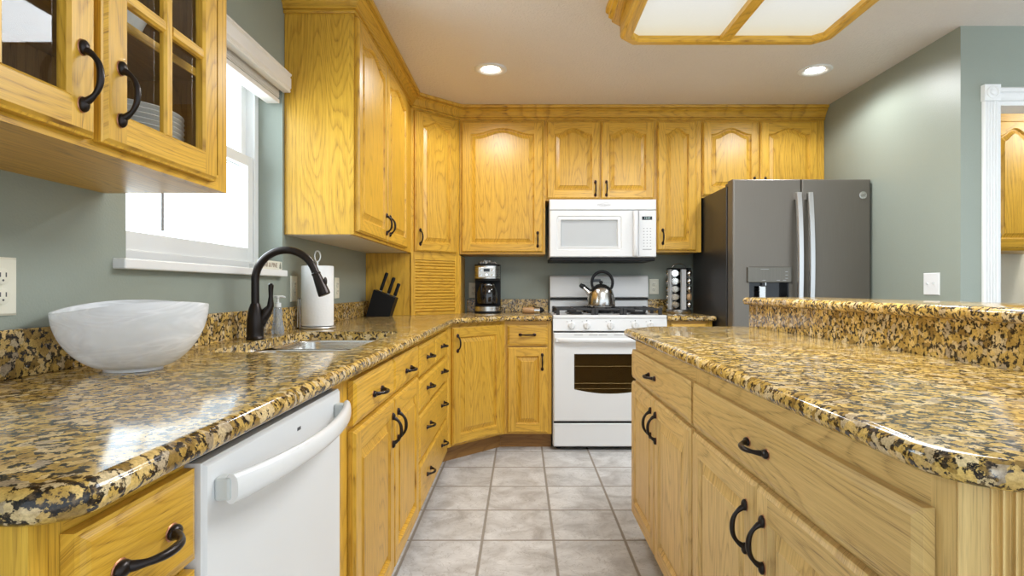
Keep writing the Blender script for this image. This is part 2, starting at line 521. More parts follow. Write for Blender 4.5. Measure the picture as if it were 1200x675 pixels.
wall_boxes('wall_laundry_side', [(4.52, 4.60, YD + 0.12, 4.02, 0, CEIL)], CREAM)

# doorway casing with rosette block
cas = thing('trim_1', 'white fluted casing with corner rosette around the doorway', 'door casing', (0, 0, 0))
cas['kind'] = 'structure'
def fluted(b, x0, x1, z0, z1, y, n=4, d=0.006, vertical=True, th=0.018):
    # moulded board on the plane y, its front toward -y
    w = x1 - x0
    prof = [(0, 0.010), (0.004, th)]
    fw = (w - 0.016) / n
    for i in range(n):
        a = 0.008 + i * fw
        prof += [(a + fw * 0.12, th), (a + fw * 0.3, th - d), (a + fw * 0.7, th - d), (a + fw * 0.88, th)]
    prof += [(w - 0.004, th), (w, 0.010)]
    if vertical:
        la = [(x0 + p, y - q, z0) for p, q in prof]; lb = [(x0 + p, y - q, z1) for p, q in prof]
    return la, lb
b = M(TRIMW)
la, lb = fluted(b, DX0 - 0.072, DX0, 0.0, DZ, YD); la = [(DX0 - 0.072, YD, 0)] + la + [(DX0, YD, 0)]; lb = [(DX0 - 0.072, YD, DZ)] + lb + [(DX0, YD, DZ)]
b.loops([la, lb]); b.build('jamb_casing', TRIMW, cas)
b = M(TRIMW); b.box(DX0, DX0 + 0.02, YD - 0.002, YD + 0.13, 0, DZ); b.box(DX0 + 0.02, DX1, YD - 0.002, YD + 0.13, DZ - 0.02, DZ); b.build('door_jamb', TRIMW, cas)
b = M(TRIMW)
prof = [(0, 0), (0.004, 0.012), (0.012, 0.018), (0.03, 0.018), (0.034, 0.010), (0.04, 0.010), (0.044, 0.018), (0.06, 0.018), (0.066, 0.012), (0.072, 0.0)]
b.loops([[(DX0, YD - q, DZ + p) for p, q in prof], [(DX1 + 0.07, YD - q, DZ + p) for p, q in prof]])
b.build('head_casing', TRIMW, cas)
b = M(TRIMW); b.box(DX0 - 0.076, DX0 + 0.002, YD - 0.026, YD, DZ - 0.002, DZ + 0.076)
b.lathe([(0.030, 0.026), (0.030, 0.031), (0.024, 0.033), (0.022, 0.028), (0.015, 0.028), (0.013, 0.034), (0.0, 0.036)], 28, (DX0 - 0.037, YD, DZ + 0.037), axis='y')
b.build('rosette', TRIMW, cas)

# window
win = thing('window_1', 'white double hung window recessed in the left wall', 'window', (XL, (WY0 + WY1) / 2, WZ0)); win['kind'] = 'structure'
def wb(boxes, name, mat=VINYL, parent=None, bevel=0.002):
    b = M(mat)
    for x0, x1, y0, y1, z0, z1 in boxes:
        b.box(x0 - XL, x1 - XL, y0 - (WY0 + WY1) / 2, y1 - (WY0 + WY1) / 2, z0 - WZ0, z1 - WZ0)
    return b.build(name, mat, parent or win, bevel)
XF = XL - T
def ring4(xa, xb, y0, y1, z0, z1, w, wbm=None):
    wbm = wbm or w
    return [(xa, xb, y0, y0 + w, z0, z1), (xa, xb, y1 - w, y1, z0, z1), (xa, xb, y0 + w, y1 - w, z0, z0 + wbm), (xa, xb, y0 + w, y1 - w, z1 - w, z1)]
fr = wb(ring4(XF - 0.05, XF + 0.012, WY0, WY1, WZ0, WZ1, 0.035), 'window_frame')
ZM = 1.60
s1 = wb(ring4(XF - 0.022, XF + 0.004, WY0 + 0.036, WY1 - 0.036, WZ0 + 0.036, ZM + 0.022, 0.042, 0.055), 'lower_sash')
s2 = wb(ring4(XF - 0.048, XF - 0.024, WY0 + 0.036, WY1 - 0.036, ZM - 0.022, WZ1 - 0.036, 0.042), 'upper_sash')
wb([(XF - 0.012, XF - 0.008, WY0 + 0.07, WY1 - 0.07, WZ0 + 0.08, ZM - 0.01)], 'glass', GLASS, s1, 0)
wb([(XF - 0.038, XF - 0.034, WY0 + 0.07, WY1 - 0.07, ZM + 0.01, WZ1 - 0.07)], 'glass', GLASS, s2, 0)
wb([(XF + 0.004, XF + 0.016, 2.02, 2.07, ZM + 0.006, ZM + 0.022)], 'sash_lock', VINYL, s1)
wb([(XF + 0.012, XF + 0.03, WY1 - 0.085, WY1 - 0.04, WZ0, WZ0 + 0.028)], 'sash_latch', VINYL, fr)
b = M(TRIMW)
sy = (WY0 + WY1) / 2
b.box(-T + 0.012, 0.032, 1.452 - sy, 2.462 - sy, -0.027, 0.0)
b.build('window_sill', TRIMW, win, 0.004)

# ------------------------------------------------------------------ cabinets
DTH = 0.021
def raised_door(b, x0, x1, z0, z1, arch=0.0, sw=0.056, rail=0.058, lip=0.008, th=DTH, panel=True):
    """front of a frame and panel door, front toward -y; the door's back is at y = -0.001"""
    yb, ye, yf = -0.001, -th + 0.007, -th
    rect = lambda d, y: [(x0 + d, y, z0 + d), (x1 - d, y, z0 + d), (x1 - d, y, z1 - d), (x0 + d, y, z1 - d)]
    o1, o2, o3 = b.off(), b.off(), b.off()
    b.face(rect(0, yb), 'z', None, False, o1)
    b.strip(rect(0, yb), rect(0, ye), 'z', None, False, True, o1)
    b.strip(rect(0, ye), rect(lip * 0.45, ye - 0.0015), 'z', None, False, True, o1)
    b.strip(rect(lip * 0.45, ye - 0.0015), rect(lip, yf), 'z', None, False, True, o1)
    rt = rail - 0.012 if arch else rail
    px0, px1, pz0, pzt = x0 + sw, x1 - sw, z0 + rail, z1 - rt - arch
    n = 24 if arch else 1
    def shape(t):
        u = abs(2 * t - 1) / 0.86
        return 0.0 if u >= 1 else cos(pi / 2 * u) ** 1.6
    def loop(d, y):
        pts = [(px0 + d, y, pz0 + d), (px1 - d, y, pz0 + d)]
        for i in range(n + 1):
            t = 1 - i / n
            pts.append((px0 + d + (px1 - px0 - 2 * d) * t, y, pzt - d + arch * shape(t)))
        return pts
    a = loop(0, yf)
    i0, i1 = x0 + lip, x1 - lip
    zb, zt = z0 + lip, z1 - lip
    b.face([(i0, yf, zb), (px0, yf, zb), (px0, yf, zt), (i0, yf, zt)], 'z', None, False, o1)
    b.face([(px1, yf, zb), (i1, yf, zb), (i1, yf, zt), (px1, yf, zt)], 'z', None, False, o2)
    b.face([(px0, yf, zb), (px1, yf, zb), (px1, yf, pz0), (px0, yf, pz0)], 'x', None, False, o3)
    top = a[2:]
    for p, q in zip(top, top[1:]):
        b.face([q, p, (p[0], yf, zt), (q[0], yf, zt)], 'x', None, False, o2)
    ls = [a, loop(0.0015, yf + 0.003), loop(0.005, yf + 0.006), loop(0.008, yf + 0.0125), loop(0.012, yf + 0.0125), loop(0.034, yf + 0.0045), loop(0.0355, yf + 0.0015)]
    o4 = b.off()
    for p, q in zip(ls, ls[1:]): b.strip(p, q, 'z', None, False, True, o4)
    b.face(ls[-1], 'z', None, False, o4)

def slab(b, x0, x1, z0, z1, yb, yf, ch=0.012, grain='x', step=0.006):
    rect = lambda d, y: [(x0 + d, y, z0 + d), (x1 - d, y, z0 + d), (x1 - d, y, z1 - d), (x0 + d, y, z1 - d)]
    b.loops([rect(0, yb), rect(0, yf + step), rect(ch * 0.35, yf + step * 0.75), rect(ch * 0.7, yf + step * 0.3), rect(ch, yf)], grain)

def pull_mesh():
    """arched pull along local z, feet on the plane y=0, bow toward -y"""
    b = M(BRONZE)
    Lh = 0.048
    path, rad = [], []
    n = 22
    for i in range(n + 1):
        t = -1 + 2 * i / n
        out = 0.004 + 0.026 * (1 - abs(t) ** 2.4) ** 0.75
        path.append((0.0, -out, t * (Lh - 0.006)))
        rad.append(0.0040 + 0.0016 * (1 - t * t) ** 2 + 0.0030 * max(0, abs(t) - 0.75) / 0.25)
    b.tube(path, rad, 10)
    for s in (-1, 1):
        b.ellipsoid((0, -0.0035, s * (Lh - 0.002)), (0.0095, 0.0075, 0.0125), 14, 8)
    for s in (-1, 1):
        b.ellipsoid((0, -0.0005, s * (Lh - 0.002)), (0.0108, 0.0022, 0.0138), 14, 6, COPPER)
    return b
_pull = pull_mesh().build('handle', BRONZE)
PULL = _pull.data
bpy.data.objects.remove(_pull)

def handle(parent, x, z, axis, y=-DTH):
    o = bpy.data.objects.new('handle', PULL)
    COL.objects.link(o); o.parent = parent
    o.location = (x, y, z)
    if axis == 'x': o.rotation_euler = (0, R(90), 0)
    return o

def carcase(b, W_, D, z0, z1, top=False, t=0.016):
    b.box(0, t, 0.019, D, z0, z1, 'z'); b.box(W_ - t, W_, 0.019, D, z0, z1, 'z')
    b.box(t, W_ - t, D - 0.008, D, z0, z1, 'z')
    b.box(t, W_ - t, 0.019, D - 0.008, z0, z0 + t, 'x')
    if top: b.box(t, W_ - t, 0.019, D - 0.008, z1 - t, z1, 'x')

def frame(b, W_, z0, z1, sl=0.038, sr=0.038, rt=0.04, rb=0.03, mids=(), rails=()):
    b.box(0, sl, 0, 0.019, z0, z1, 'z'); b.box(W_ - sr, W_, 0, 0.019, z0, z1, 'z')
    b.box(sl, W_ - sr, 0, 0.019, z1 - rt, z1, 'x'); b.box(sl, W_ - sr, 0, 0.019, z0, z0 + rb, 'x')
    for m0, m1 in mids: b.box(m0, m1, 0.0005, 0.019, z0 + rb, z1 - rt, 'z')
    for r0, r1 in rails: b.box(sl, W_ - sr, 0.001, 0.019, r0, r1, 'x')

def add_door(root, mat, x0, x1, z0, z1, arch=0.0, h=None, sw=0.056, rail=0.058):
    b = M(mat); raised_door(b, x0, x1, z0, z1, arch, sw, rail)
    d = b.build('door', mat, root)
    if h: handle(d, h[0], h[1], 'z')
    return d

def add_drawer(root, mat, x0, x1, z0, z1, hs=()):
    b = M(mat); slab(b, x0, x1, z0, z1, -0.001, -DTH, 0.014)
    d = b.build('drawer', mat, root)
    for h in hs: handle(d, h[0], h[1], 'x')
    return d

def cabinet(name, label, loc, rz, W_, D, z0, z1, mat=OAK, toe=True, top=False, group=None, cat='cabinet', tk=(0, 0), **fk):
    r = thing(name, label, cat, loc, rz, group)
    b = M(mat); carcase(b, W_, D, z0, z1, top); b.build('carcase', mat, r)
    b = M(mat); frame(b, W_, z0, z1, **fk); b.build('face_frame', mat, r)
    if toe:
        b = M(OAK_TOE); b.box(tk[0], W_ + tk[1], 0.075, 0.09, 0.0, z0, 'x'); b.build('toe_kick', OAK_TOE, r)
    return r

LEFT, ISL, DIAG = R(90), R(-90), R(45)
XFL = -0.448                                        # face frame of the left run
ZT, ZC, GT = 0.89, 0.855, 0.035                     # worktop top, cabinet top, stone thickness
YFB = 3.82                                          # face frame of the back run
BG = 'oak base cabinets under the perimeter worktop'
TK = 0.105

# near end cabinet (drawer stack) ------------------------------------------------
c = cabinet('base_cabinet', 'narrow oak drawer cabinet at the near end, left of the white dishwasher', (XFL, 0.523, 0), LEFT, 0.242, 0.56, TK, ZC, group=BG, sl=0.04, sr=0.012, rails=((0.685, 0.70),))
add_drawer(c, OAK, 0.035, 0.240, 0.712, 0.832, ((0.135, 0.772),))
add_drawer(c, OAK, 0.035, 0.240, 0.42, 0.698, ((0.135, 0.60),))
add_drawer(c, OAK, 0.035, 0.240, 0.12, 0.408, ((0.135, 0.30),))

# dishwasher ---------------------------------------------------------------------
dw = thing('dishwasher', 'white built-in dishwasher with bowed white handle under the left worktop', 'dishwasher', (XFL, 0.772, 0), LEFT)
wd = 0.578
b = M(WHITE); b.box(0.004, wd - 0.004, 0.02, 0.55, 0.10, 0.845); b.build('tub', WHITE, dw)
b = M(WHITE); slab(b, 0.0, wd, 0.13, 0.835, 0.018, -0.024, 0.006, 'x', 0.006); b.build('door', WHITE, dw)
b = M(GAP_DARK); b.box(0.0, wd, -0.004, 0.05, 0.836, 0.854); b.build('top_gap_strip', BLACK, dw)  # dark strip filling the gap under the worktop, its shade put into the colour
b = M(WHITE); b.box(0.0, wd, 0.05, 0.07, 0.0, 0.12); b.build('kick_plate', WHITE, dw)
b = M(WHITE)
ls = []
n = 26
for i in range(n + 1):
    t = i / n
    x = 0.026 + (wd - 0.05) * t
    bow = -0.034 - 0.036 * (1 - (2 * t - 1) ** 2) ** 0.9
    zz = 0.792
    hw, hh = 0.009, 0.021 - 0.003 * (1 - (2 * t - 1) ** 2)
    ls.append([(x, bow - 0.012 + hw * cos(a) * 1.1, zz + hh * (abs(sin(a)) ** 0.75) * (1 if sin(a) >= 0 else -1)) for a in [2 * pi * k / 20 for k in range(20)]])
b.loops(ls, 'x', None, True)
b.build('handle', WHITE, dw)
for x in (0.034, wd - 0.036):
    b = M(WHITE_SHADE)
    b.box(x - 0.012, x + 0.012, -0.046, -0.0235, 0.776, 0.808)
    b.build('handle_mount', WHITE_SHADE, dw, 0.004)
b = M(DARKP); b.box(0.318, 0.334, -0.0246, -0.0235, 0.800, 0.806); b.build('badge', DARKP, dw)

# sink base -----------------------------------------------------------------------
c = cabinet('base_cabinet', 'oak sink base cabinet with two false drawers above a pair of doors', (XFL, 1.352, 0), LEFT, 1.066, 0.56, TK, ZC, group=BG, sl=0.13, sr=0.02, mids=((0.57, 0.61),), rails=((0.675, 0.72),))
y0 = 1.352
for a, bb in ((1.482, 1.938), (1.948, 2.402)):
    add_drawer(c, OAK, a - y0, bb - y0, 0.715, 0.832, (((a + bb) / 2 - y0, 0.765),))
add_door(c, OAK, 1.482 - y0, 1.942 - y0, 0.12, 0.70, 0, (1.942 - y0 - 0.035, 0.60))
add_door(c, OAK, 1.946 - y0, 2.402 - y0, 0.12, 0.70, 0, (1.946 - y0 + 0.04, 0.60))

# drawer bank ----------------------------------------------------------------------
y0 = 2.418
c = cabinet('base_cabinet', 'oak four-tier drawer bank between the sink base and the angled corner cabinet', (XFL, y0, 0), LEFT, 1.066, 0.56, TK, ZC, group=BG, sl=0.02, sr=0.12, rails=((0.665, 0.70), (0.525, 0.55), (0.32, 0.34)), tk=(0, 0.0305))
for a, bb in ((2.43, 2.868), (2.876, 3.33)):
    add_drawer(c, OAK, a - y0, bb - y0, 0.694, 0.826, (((a + bb) / 2 - y0, 0.76),))
for z0, z1 in ((0.545, 0.678), (0.335, 0.532), (0.12, 0.322)):
    add_drawer(c, OAK, 2.43 - y0, 3.33 - y0, z0, z1, ((2.65 - y0, (z0 + z1) / 2 + 0.01), (3.12 - y0, (z0 + z1) / 2 + 0.01)))

# corner base -----------------------------------------------------------------------
cw = 0.3360 * sqrt(2)
c = thing('base_cabinet', 'angled oak corner base cabinet with one tall door facing the floor corner', 'cabinet', (XFL, 3.484, 0), DIAG, BG)
b = M(OAK); b.box(0.0, cw, 0.019, 0.10, TK, ZC, 'z'); b.build('carcase', OAK, c)
b = M(OAK); frame(b, cw, TK, ZC, 0.03, 0.03, 0.03, 0.02); b.build('face_frame', OAK, c)
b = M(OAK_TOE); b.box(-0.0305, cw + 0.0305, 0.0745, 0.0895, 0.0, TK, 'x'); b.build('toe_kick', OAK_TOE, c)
add_door(c, OAK, 0.028, cw - 0.03, 0.118, 0.83, 0, (0.062, 0.735))

# base between corner and range ------------------------------------------------------
x0 = XFL + 0.336
c = cabinet('base_cabinet', 'oak base cabinet with one drawer over one door, left of the white range', (x0, YFB, 0), 0, 0.200 - x0, 0.56, TK, ZC, group=BG, sl=0.028, sr=0.034, rails=((0.68, 0.70),), tk=(-0.0305, 0))
add_drawer(c, OAK, 0.020, 0.285, 0.692, 0.826, ((0.152, 0.765),))
add_door(c, OAK, 0.020, 0.285, 0.118, 0.681, 0, (0.250, 0.585))

# base right of the range -------------------------------------------------------------
c = cabinet('base_cabinet', 'small oak base cabinet between the white range and the slate refrigerator', (0.966, YFB, 0), 0, 0.300, 0.56, TK, ZC, group=BG, sl=0.03, sr=0.05, rails=((0.68, 0.70),))
add_drawer(c, OAK, 0.024, 0.255, 0.692, 0.835, ((0.14, 0.765),))
add_door(c, OAK, 0.024, 0.255, 0.118, 0.681, 0, (0.06, 0.585))

# island cabinets ----------------------------------------------------------------------
XFI = 0.498
IG = 'oak island cabinets'
y0 = 2.508
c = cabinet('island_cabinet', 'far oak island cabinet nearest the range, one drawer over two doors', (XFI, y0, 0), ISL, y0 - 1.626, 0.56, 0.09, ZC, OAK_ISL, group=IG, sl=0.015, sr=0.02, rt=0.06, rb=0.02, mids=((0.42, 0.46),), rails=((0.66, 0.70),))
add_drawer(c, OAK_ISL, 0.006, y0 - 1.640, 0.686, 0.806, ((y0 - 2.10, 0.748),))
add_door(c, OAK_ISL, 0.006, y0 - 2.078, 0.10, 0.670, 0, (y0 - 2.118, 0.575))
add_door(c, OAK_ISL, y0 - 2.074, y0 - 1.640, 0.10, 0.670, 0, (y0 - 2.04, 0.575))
y1 = 1.626
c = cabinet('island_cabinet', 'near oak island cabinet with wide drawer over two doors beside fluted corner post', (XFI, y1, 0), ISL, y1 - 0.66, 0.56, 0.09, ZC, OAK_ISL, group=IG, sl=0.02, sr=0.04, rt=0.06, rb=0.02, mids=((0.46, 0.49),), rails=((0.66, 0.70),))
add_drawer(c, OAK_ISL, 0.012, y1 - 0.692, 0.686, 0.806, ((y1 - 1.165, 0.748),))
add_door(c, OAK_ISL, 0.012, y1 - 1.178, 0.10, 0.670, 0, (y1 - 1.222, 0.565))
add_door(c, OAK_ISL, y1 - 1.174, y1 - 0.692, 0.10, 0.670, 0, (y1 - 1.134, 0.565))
# fluted angled post closing the island's near corner
fp = thing('island_corner_post', 'fluted oak corner post at the near end of the island', 'corner post', (XFI, 0.659, 0), R(-45))
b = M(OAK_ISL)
w = 0.150
prof = [(0, 0.0), (0.002, -0.004), (0.030, -0.004), (0.032, -0.012)]
k = 8
fw = (w - 0.064) / k
for i in range(k):
    a = 0.032 + i * fw
    for q in range(7):
        t = q / 6
        prof.append((a + fw * (0.08 + 0.84 * t), -0.012 + 0.009 * sin(pi * t)))
prof += [(w - 0.032, -0.012), (w - 0.030, -0.004), (w - 0.002, -0.004), (w, 0.0)]
full = prof + [(w - 0.021, 0.02), (0.021, 0.02)]
b.loops([[(p, q, 0.0) for p, q in full], [(p, q, ZC) for p, q in full]])
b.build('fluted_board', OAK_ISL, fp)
# island end panel and back
c = thing('island_end_panel', 'plain oak end panel closing the near end of the island', 'panel', (XFI + w * 0.7071, 0.659 - w * 0.7071, 0))
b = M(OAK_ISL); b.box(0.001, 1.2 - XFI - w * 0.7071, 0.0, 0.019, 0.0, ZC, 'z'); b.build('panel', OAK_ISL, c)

# ------------------------------------------------------------------ upper cabinets
UB, UT = 1.305, 2.30
UG = 'oak wall cabinets'
XFU = -0.728
# near glass fronted
gy0, gy1 = 0.50, 1.422
g = thing('glass_wall_cabinet', 'oak wall cabinet with two paned glass doors and dishes inside, left of window', 'cabinet', (XFU, gy0, 0), LEFT, UG)
gw, gd, gt = gy1 - gy0, 0.302, CEIL - 0.003
b = M(OAK)
t = 0.016
b.box(0, t, 0.019, gd, UB, gt, 'z'); b.box(gw - t, gw, 0.019, gd, UB, gt, 'z')
b.box(t, gw - t, 0.019, gd, UB, UB + t, 'x'); b.box(t, gw - t, 0.019, gd, gt - t, gt, 'x')
b.build('carcase', OAK, g)
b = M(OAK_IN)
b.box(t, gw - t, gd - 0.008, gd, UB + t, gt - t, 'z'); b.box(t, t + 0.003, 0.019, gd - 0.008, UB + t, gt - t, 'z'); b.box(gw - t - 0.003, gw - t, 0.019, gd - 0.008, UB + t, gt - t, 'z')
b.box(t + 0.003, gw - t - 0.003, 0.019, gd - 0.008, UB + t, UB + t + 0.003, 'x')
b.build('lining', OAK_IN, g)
b = M(OAK); frame(b, gw, UB, gt, 0.04, 0.04, 0.07, 0.036, mids=((0.455, 0.49),)); b.build('face_frame', OAK, g)
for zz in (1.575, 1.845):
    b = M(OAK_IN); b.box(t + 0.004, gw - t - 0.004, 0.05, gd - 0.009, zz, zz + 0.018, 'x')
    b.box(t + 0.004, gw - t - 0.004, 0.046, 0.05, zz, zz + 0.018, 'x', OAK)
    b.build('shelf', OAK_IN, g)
def glass_door(root, x0, x1, z0, z1, hx, hz, rows=4):
    b = M(OAK)
    sw, ld = 0.055, 0.009
    th = DTH
    rect = lambda d, y: [(x0 + d, y, z0 + d), (x1 - d, y, z0 + d), (x1 - d, y, z1 - d), (x0 + d, y, z1 - d)]
    o = b.off()
    b.strip(rect(0, -0.001), rect(0, -th + 0.007), 'z', None, False, True, o)
    b.strip(rect(0, -th + 0.007), rect(0.004, -th + 0.0055), 'z', None, False, True, o)
    b.strip(rect(0.004, -th + 0.0055), rect(ld, -th), 'x', None, False, True, o)
    def part(a0, a1, c0, c1, gr):
        q = b.off()
        b.face([(a0, -th, c0), (a1, -th, c0), (a1, -th, c1), (a0, -th, c1)], gr, None, False, q)
    part(x0 + ld, x0 + sw, z0 + ld, z1 - ld, 'z'); part(x1 - sw, x1 - ld, z0 + ld, z1 - ld, 'z')
    part(x0 + sw, x1 - sw, z0 + ld, z0 + sw, 'x'); part(x0 + sw, x1 - sw, z1 - sw, z1 - ld, 'x')
    b.strip(rect(sw, -th), rect(sw + 0.005, -th + 0.005), 'z', None, False, True, b.off())
    b.strip(rect(sw + 0.005, -th + 0.005), rect(sw + 0.005, -0.001), 'z', None, False, True, b.off())
    b.strip(rect(sw + 0.005, -0.001), rect(0, -0.001), 'z', None, False, True, b.off())
    d = b.build('door', OAK, root)
    b = M(OAK)
    xm = (x0 + x1) / 2
    a0, a1, c0, c1 = x0 + sw + 0.004, x1 - sw - 0.004, z0 + sw + 0.004, z1 - sw - 0.004
    def bar(p0, p1, q0, q1, gr):
        m_ = 0.0045
        if gr == 'z':
            la = [(p0, -0.006, q0), (p0, -th + 0.007, q0), (p0 + m_, -th + 0.002, q0), (p1 - m_, -th + 0.002, q0), (p1, -th + 0.007, q0), (p1, -0.006, q0)]
            lb = [(x, y, q1) for x, y, z in la]
        else:
            la = [(p0, -0.006, q0), (p0, -th + 0.007, q0), (p0, -th + 0.002, q0 + m_), (p0, -th + 0.002, q1 - m_), (p0, -th + 0.007, q1), (p0, -0.006, q1)]
            lb = [(p1, y, z) for x, y, z in la]
        b.loops([la, lb], gr)
    bar(xm - 0.0125, xm + 0.0125, c0, c1, 'z')
    for i in range(1, rows):
        zz = c0 + (c1 - c0) * i / rows
        bar(a0, xm - 0.0125, zz - 0.0125, zz + 0.0125, 'x'); bar(xm + 0.0125, a1, zz - 0.0125, zz + 0.0125, 'x')
    b.build('muntins', OAK, d)
    b = M(GLASS); b.box(a0, a1, -0.005, -0.002, c0, c1); b.build('glass_pane', GLASS, d)
    handle(d, hx, hz, 'z')
glass_door(g, 0.095, 0.461, UB + 0.014, 2.30, 0.427, 1.412)
glass_door(g, 0.478, 0.846, UB + 0.014, 2.30, 0.516, 1.412)

# left far two-door
LAMI = simple('pale_laminate', (0.66, 0.61, 0.52), 0.5)
c = cabinet('wall_cabinet', 'oak wall cabinet with tall plain side panel, right of the window', (XFU, 2.50, 0), LEFT, 1.30, 0.30, UB, UT, toe=False, top=True, group=UG, sl=0.02, sr=0.21, rt=0.05, rb=0.03)
b = M(LAMI); b.box(0.017, 1.283, 0.020, 0.299, UB - 0.002, UB - 0.0002, 'x'); b.build('underside_panel', LAMI, c)
add_door(c, OAK, 0.012, 0.548, UB + 0.014, 2.252, 0.045, (0.512, 1.405))
add_door(c, OAK, 0.554, 1.092, UB + 0.014, 2.252, 0.045, (0.592, 1.405))
# diagonal with appliance garage
dw_ = 0.2875 * sqrt(2)
c = thing('corner_cabinet', 'angled oak corner wall cabinet with one arched door above roll-up appliance garage', 'cabinet', (XFU, 3.80, 0), DIAG, UG)
b = M(OAK)
b.box(0.02, dw_ - 0.02, 0.019, 0.19, 1.285, UT, 'z')
b.build('carcase', OAK, c)
b = M(OAK)
b.box(0, 0.034, 0, 0.019, ZT + 0.001, UT, 'z'); b.box(dw_ - 0.040, dw_, 0, 0.019, ZT + 0.001, UT, 'z')
b.box(0.034, dw_ - 0.04, 0, 0.019, 2.24, UT, 'x'); b.box(0.034, dw_ - 0.04, 0, 0.019, 1.262, 1.33, 'x')
b.build('face_frame', OAK, c)
b = M(OAK)
o1 = b.off()
# side panels running back to the walls, in the cabinet's own axes
def in_c(x, y):
    dx, dy = x - XFU, y - 3.80
    return ((dx + dy) * 0.70711, (dy - dx) * 0.70711)
def panel_between(b, p, q, z0, z1, th=0.016):
    (ax, ay), (bx, by) = in_c(*p), in_c(*q)
    dx, dy = bx - ax, by - ay
    l = sqrt(dx * dx + dy * dy); nx, ny = -dy / l * th, dx / l * th
    o = b.off()
    def F(pts):
        i = len(b.uv); b.face(pts, 'z', None, False, o)
        b.uv[i] = [(p_[2] + o[0], (p_[0] * dx + p_[1] * dy) / l + (p_[0] * nx + p_[1] * ny) / th + o[1]) for p_ in pts]
    lo = [(ax, ay), (bx, by), (bx + nx, by + ny), (ax + nx, ay + ny)]
    F([(*p_, z0) for p_ in lo][::-1]); F([(*p_, z1) for p_ in lo])
    for i in range(4):
        j = (i + 1) % 4
        F([(*lo[i], z0), (*lo[j], z0), (*lo[j], z1), (*lo[i], z1)])
panel_between(b, (XL + 0.001, 3.81), (XFU + 0.002, 3.81), ZT + 0.001, UB - 0.002)
b.build('side_panel', OAK, c)
b = M(OAK)
panel_between(b, (XFU + 0.2975, 4.088), (XFU + 0.2975, YB - 0.001), ZT + 0.001, UB - 0.002)
b.build('side_panel', OAK, c)
add_door(c, OAK, 0.022, dw_ - 0.032, 1.318, 2.248, 0.04, (0.058, 1.412), sw=0.06)
# tambour
b = M(OAK)
x0_, x1_ = 0.034, dw_ - 0.040
ns = 17
zt0, zt1 = ZT + 0.022, 1.262
for i in range(ns):
    za = zt0 + (zt1 - zt0) * i / ns; zb_ = zt0 + (zt1 - zt0) * (i + 1) / ns
    prof = [(0.012, za), (0.006, za + 0.0015), (0.003, za + 0.005), (0.0025, (za + zb_) / 2), (0.003, zb_ - 0.005), (0.006, zb_ - 0.0015), (0.012, zb_)]
    b.loops([[(x0_, y, z) for y, z in prof], [(x1_, y, z) for y, z in prof]], 'x')
b.build('tambour_door', OAK, c)
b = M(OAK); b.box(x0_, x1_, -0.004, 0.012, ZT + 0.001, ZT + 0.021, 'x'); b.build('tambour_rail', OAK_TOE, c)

# back wall uppers
YFU = 4.085
DPU = 0.313
c = cabinet('wall_cabinet', 'large single-door oak wall cabinet above the coffee maker', (-0.438, YFU, 0), 0, 0.607, DPU, UB + 0.008, UT, toe=False, top=True, group=UG, sl=0.03, sr=0.024, rt=0.05)
add_door(c, OAK, 0.016, 0.590, UB + 0.022, 2.249, 0.042, (0.553, 1.415), sw=0.062)
x0 = 0.170
c = cabinet('wall_cabinet', 'short two-door oak wall cabinet above the white microwave', (x0, YFU, 0), 0, 0.774, DPU, 1.692, UT, toe=False, top=True, group=UG, sl=0.03, sr=0.03, rt=0.05, mids=((0.37, 0.40),))
add_door(c, OAK, 0.179 - x0, 0.554 - x0, 1.704, 2.249, 0.042, (0.522 - x0, 1.775))
add_door(c, OAK, 0.565 - x0, 0.936 - x0, 1.704, 2.249, 0.042, (0.600 - x0, 1.775))
x0 = 0.946
c = cabinet('wall_cabinet', 'narrow tall oak wall cabinet above the spice carousel', (x0, YFU, 0), 0, 0.328, DPU, UB + 0.022, UT, toe=False, top=True, group=UG, sl=0.03, sr=0.04, rt=0.05)
add_door(c, OAK, 0.962 - x0, 1.238 - x0, 1.34, 2.249, 0.042, (0.998 - x0, 1.435))
x0 = 1.276
c = cabinet('wall_cabinet', 'short two-door oak wall cabinet above the slate refrigerator', (x0, YFU, 0), 0, XR - 0.003 - x0, DPU, 1.712, UT, toe=False, top=True, group=UG, sl=0.03, sr=0.05, rt=0.05, mids=((0.39, 0.42),))
add_door(c, OAK, 0.006, 1.680 - x0, 1.728, 2.249, 0.042, (1.645 - x0, 1.80))
add_door(c, OAK, 1.688 - x0, 2.094 - x0, 1.728, 2.249, 0.042, (1.722 - x0, 1.80))

# crown moulding along all upper fronts
cm = M(OAK)
prof = [(0.0, 2.262), (0.007, 2.262), (0.011, 2.266), (0.011, 2.274), (0.007, 2.278), (0.016, 2.280), (0.018, 2.284), (0.018, 2.290), (0.024, 2.300), (0.034, 2.313),
        (0.047, 2.322), (0.052, 2.323), (0.052, 2.329), (0.047, 2.333), (0.060, 2.335), (0.064, 2.339), (0.067, 2.346), (0.067, CEIL - 0.001), (0.0, CEIL - 0.001)]
path = [(XL + 0.001, 2.499), (XFU + 0.001, 2.499), (XFU + 0.001, 3.80), (XFU + 0.2885, 4.084), (XR - 0.002, 4.084)]
def offs(i):
    def nrm(a, c_):
        dx, dy = c_[0] - a[0], c_[1] - a[1]; l = sqrt(dx * dx + dy * dy)
        return (dy / l, -dx / l)
    if i == 0: return nrm(path[0], path[1])
    if i == len(path) - 1: return nrm(path[-2], path[-1])
    a, c_ = nrm(path[i - 1], path[i]), nrm(path[i], path[i + 1])
    k_ = 1 + a[0] * c_[0] + a[1] * c_[1]
    return ((a[0] + c_[0]) / k_, (a[1] + c_[1]) / k_)
ls = []
for i, p in enumerate(path):
    o = offs(i)
    ls.append([(p[0] + o[0] * d, p[1] + o[1] * d, z) for d, z in prof])
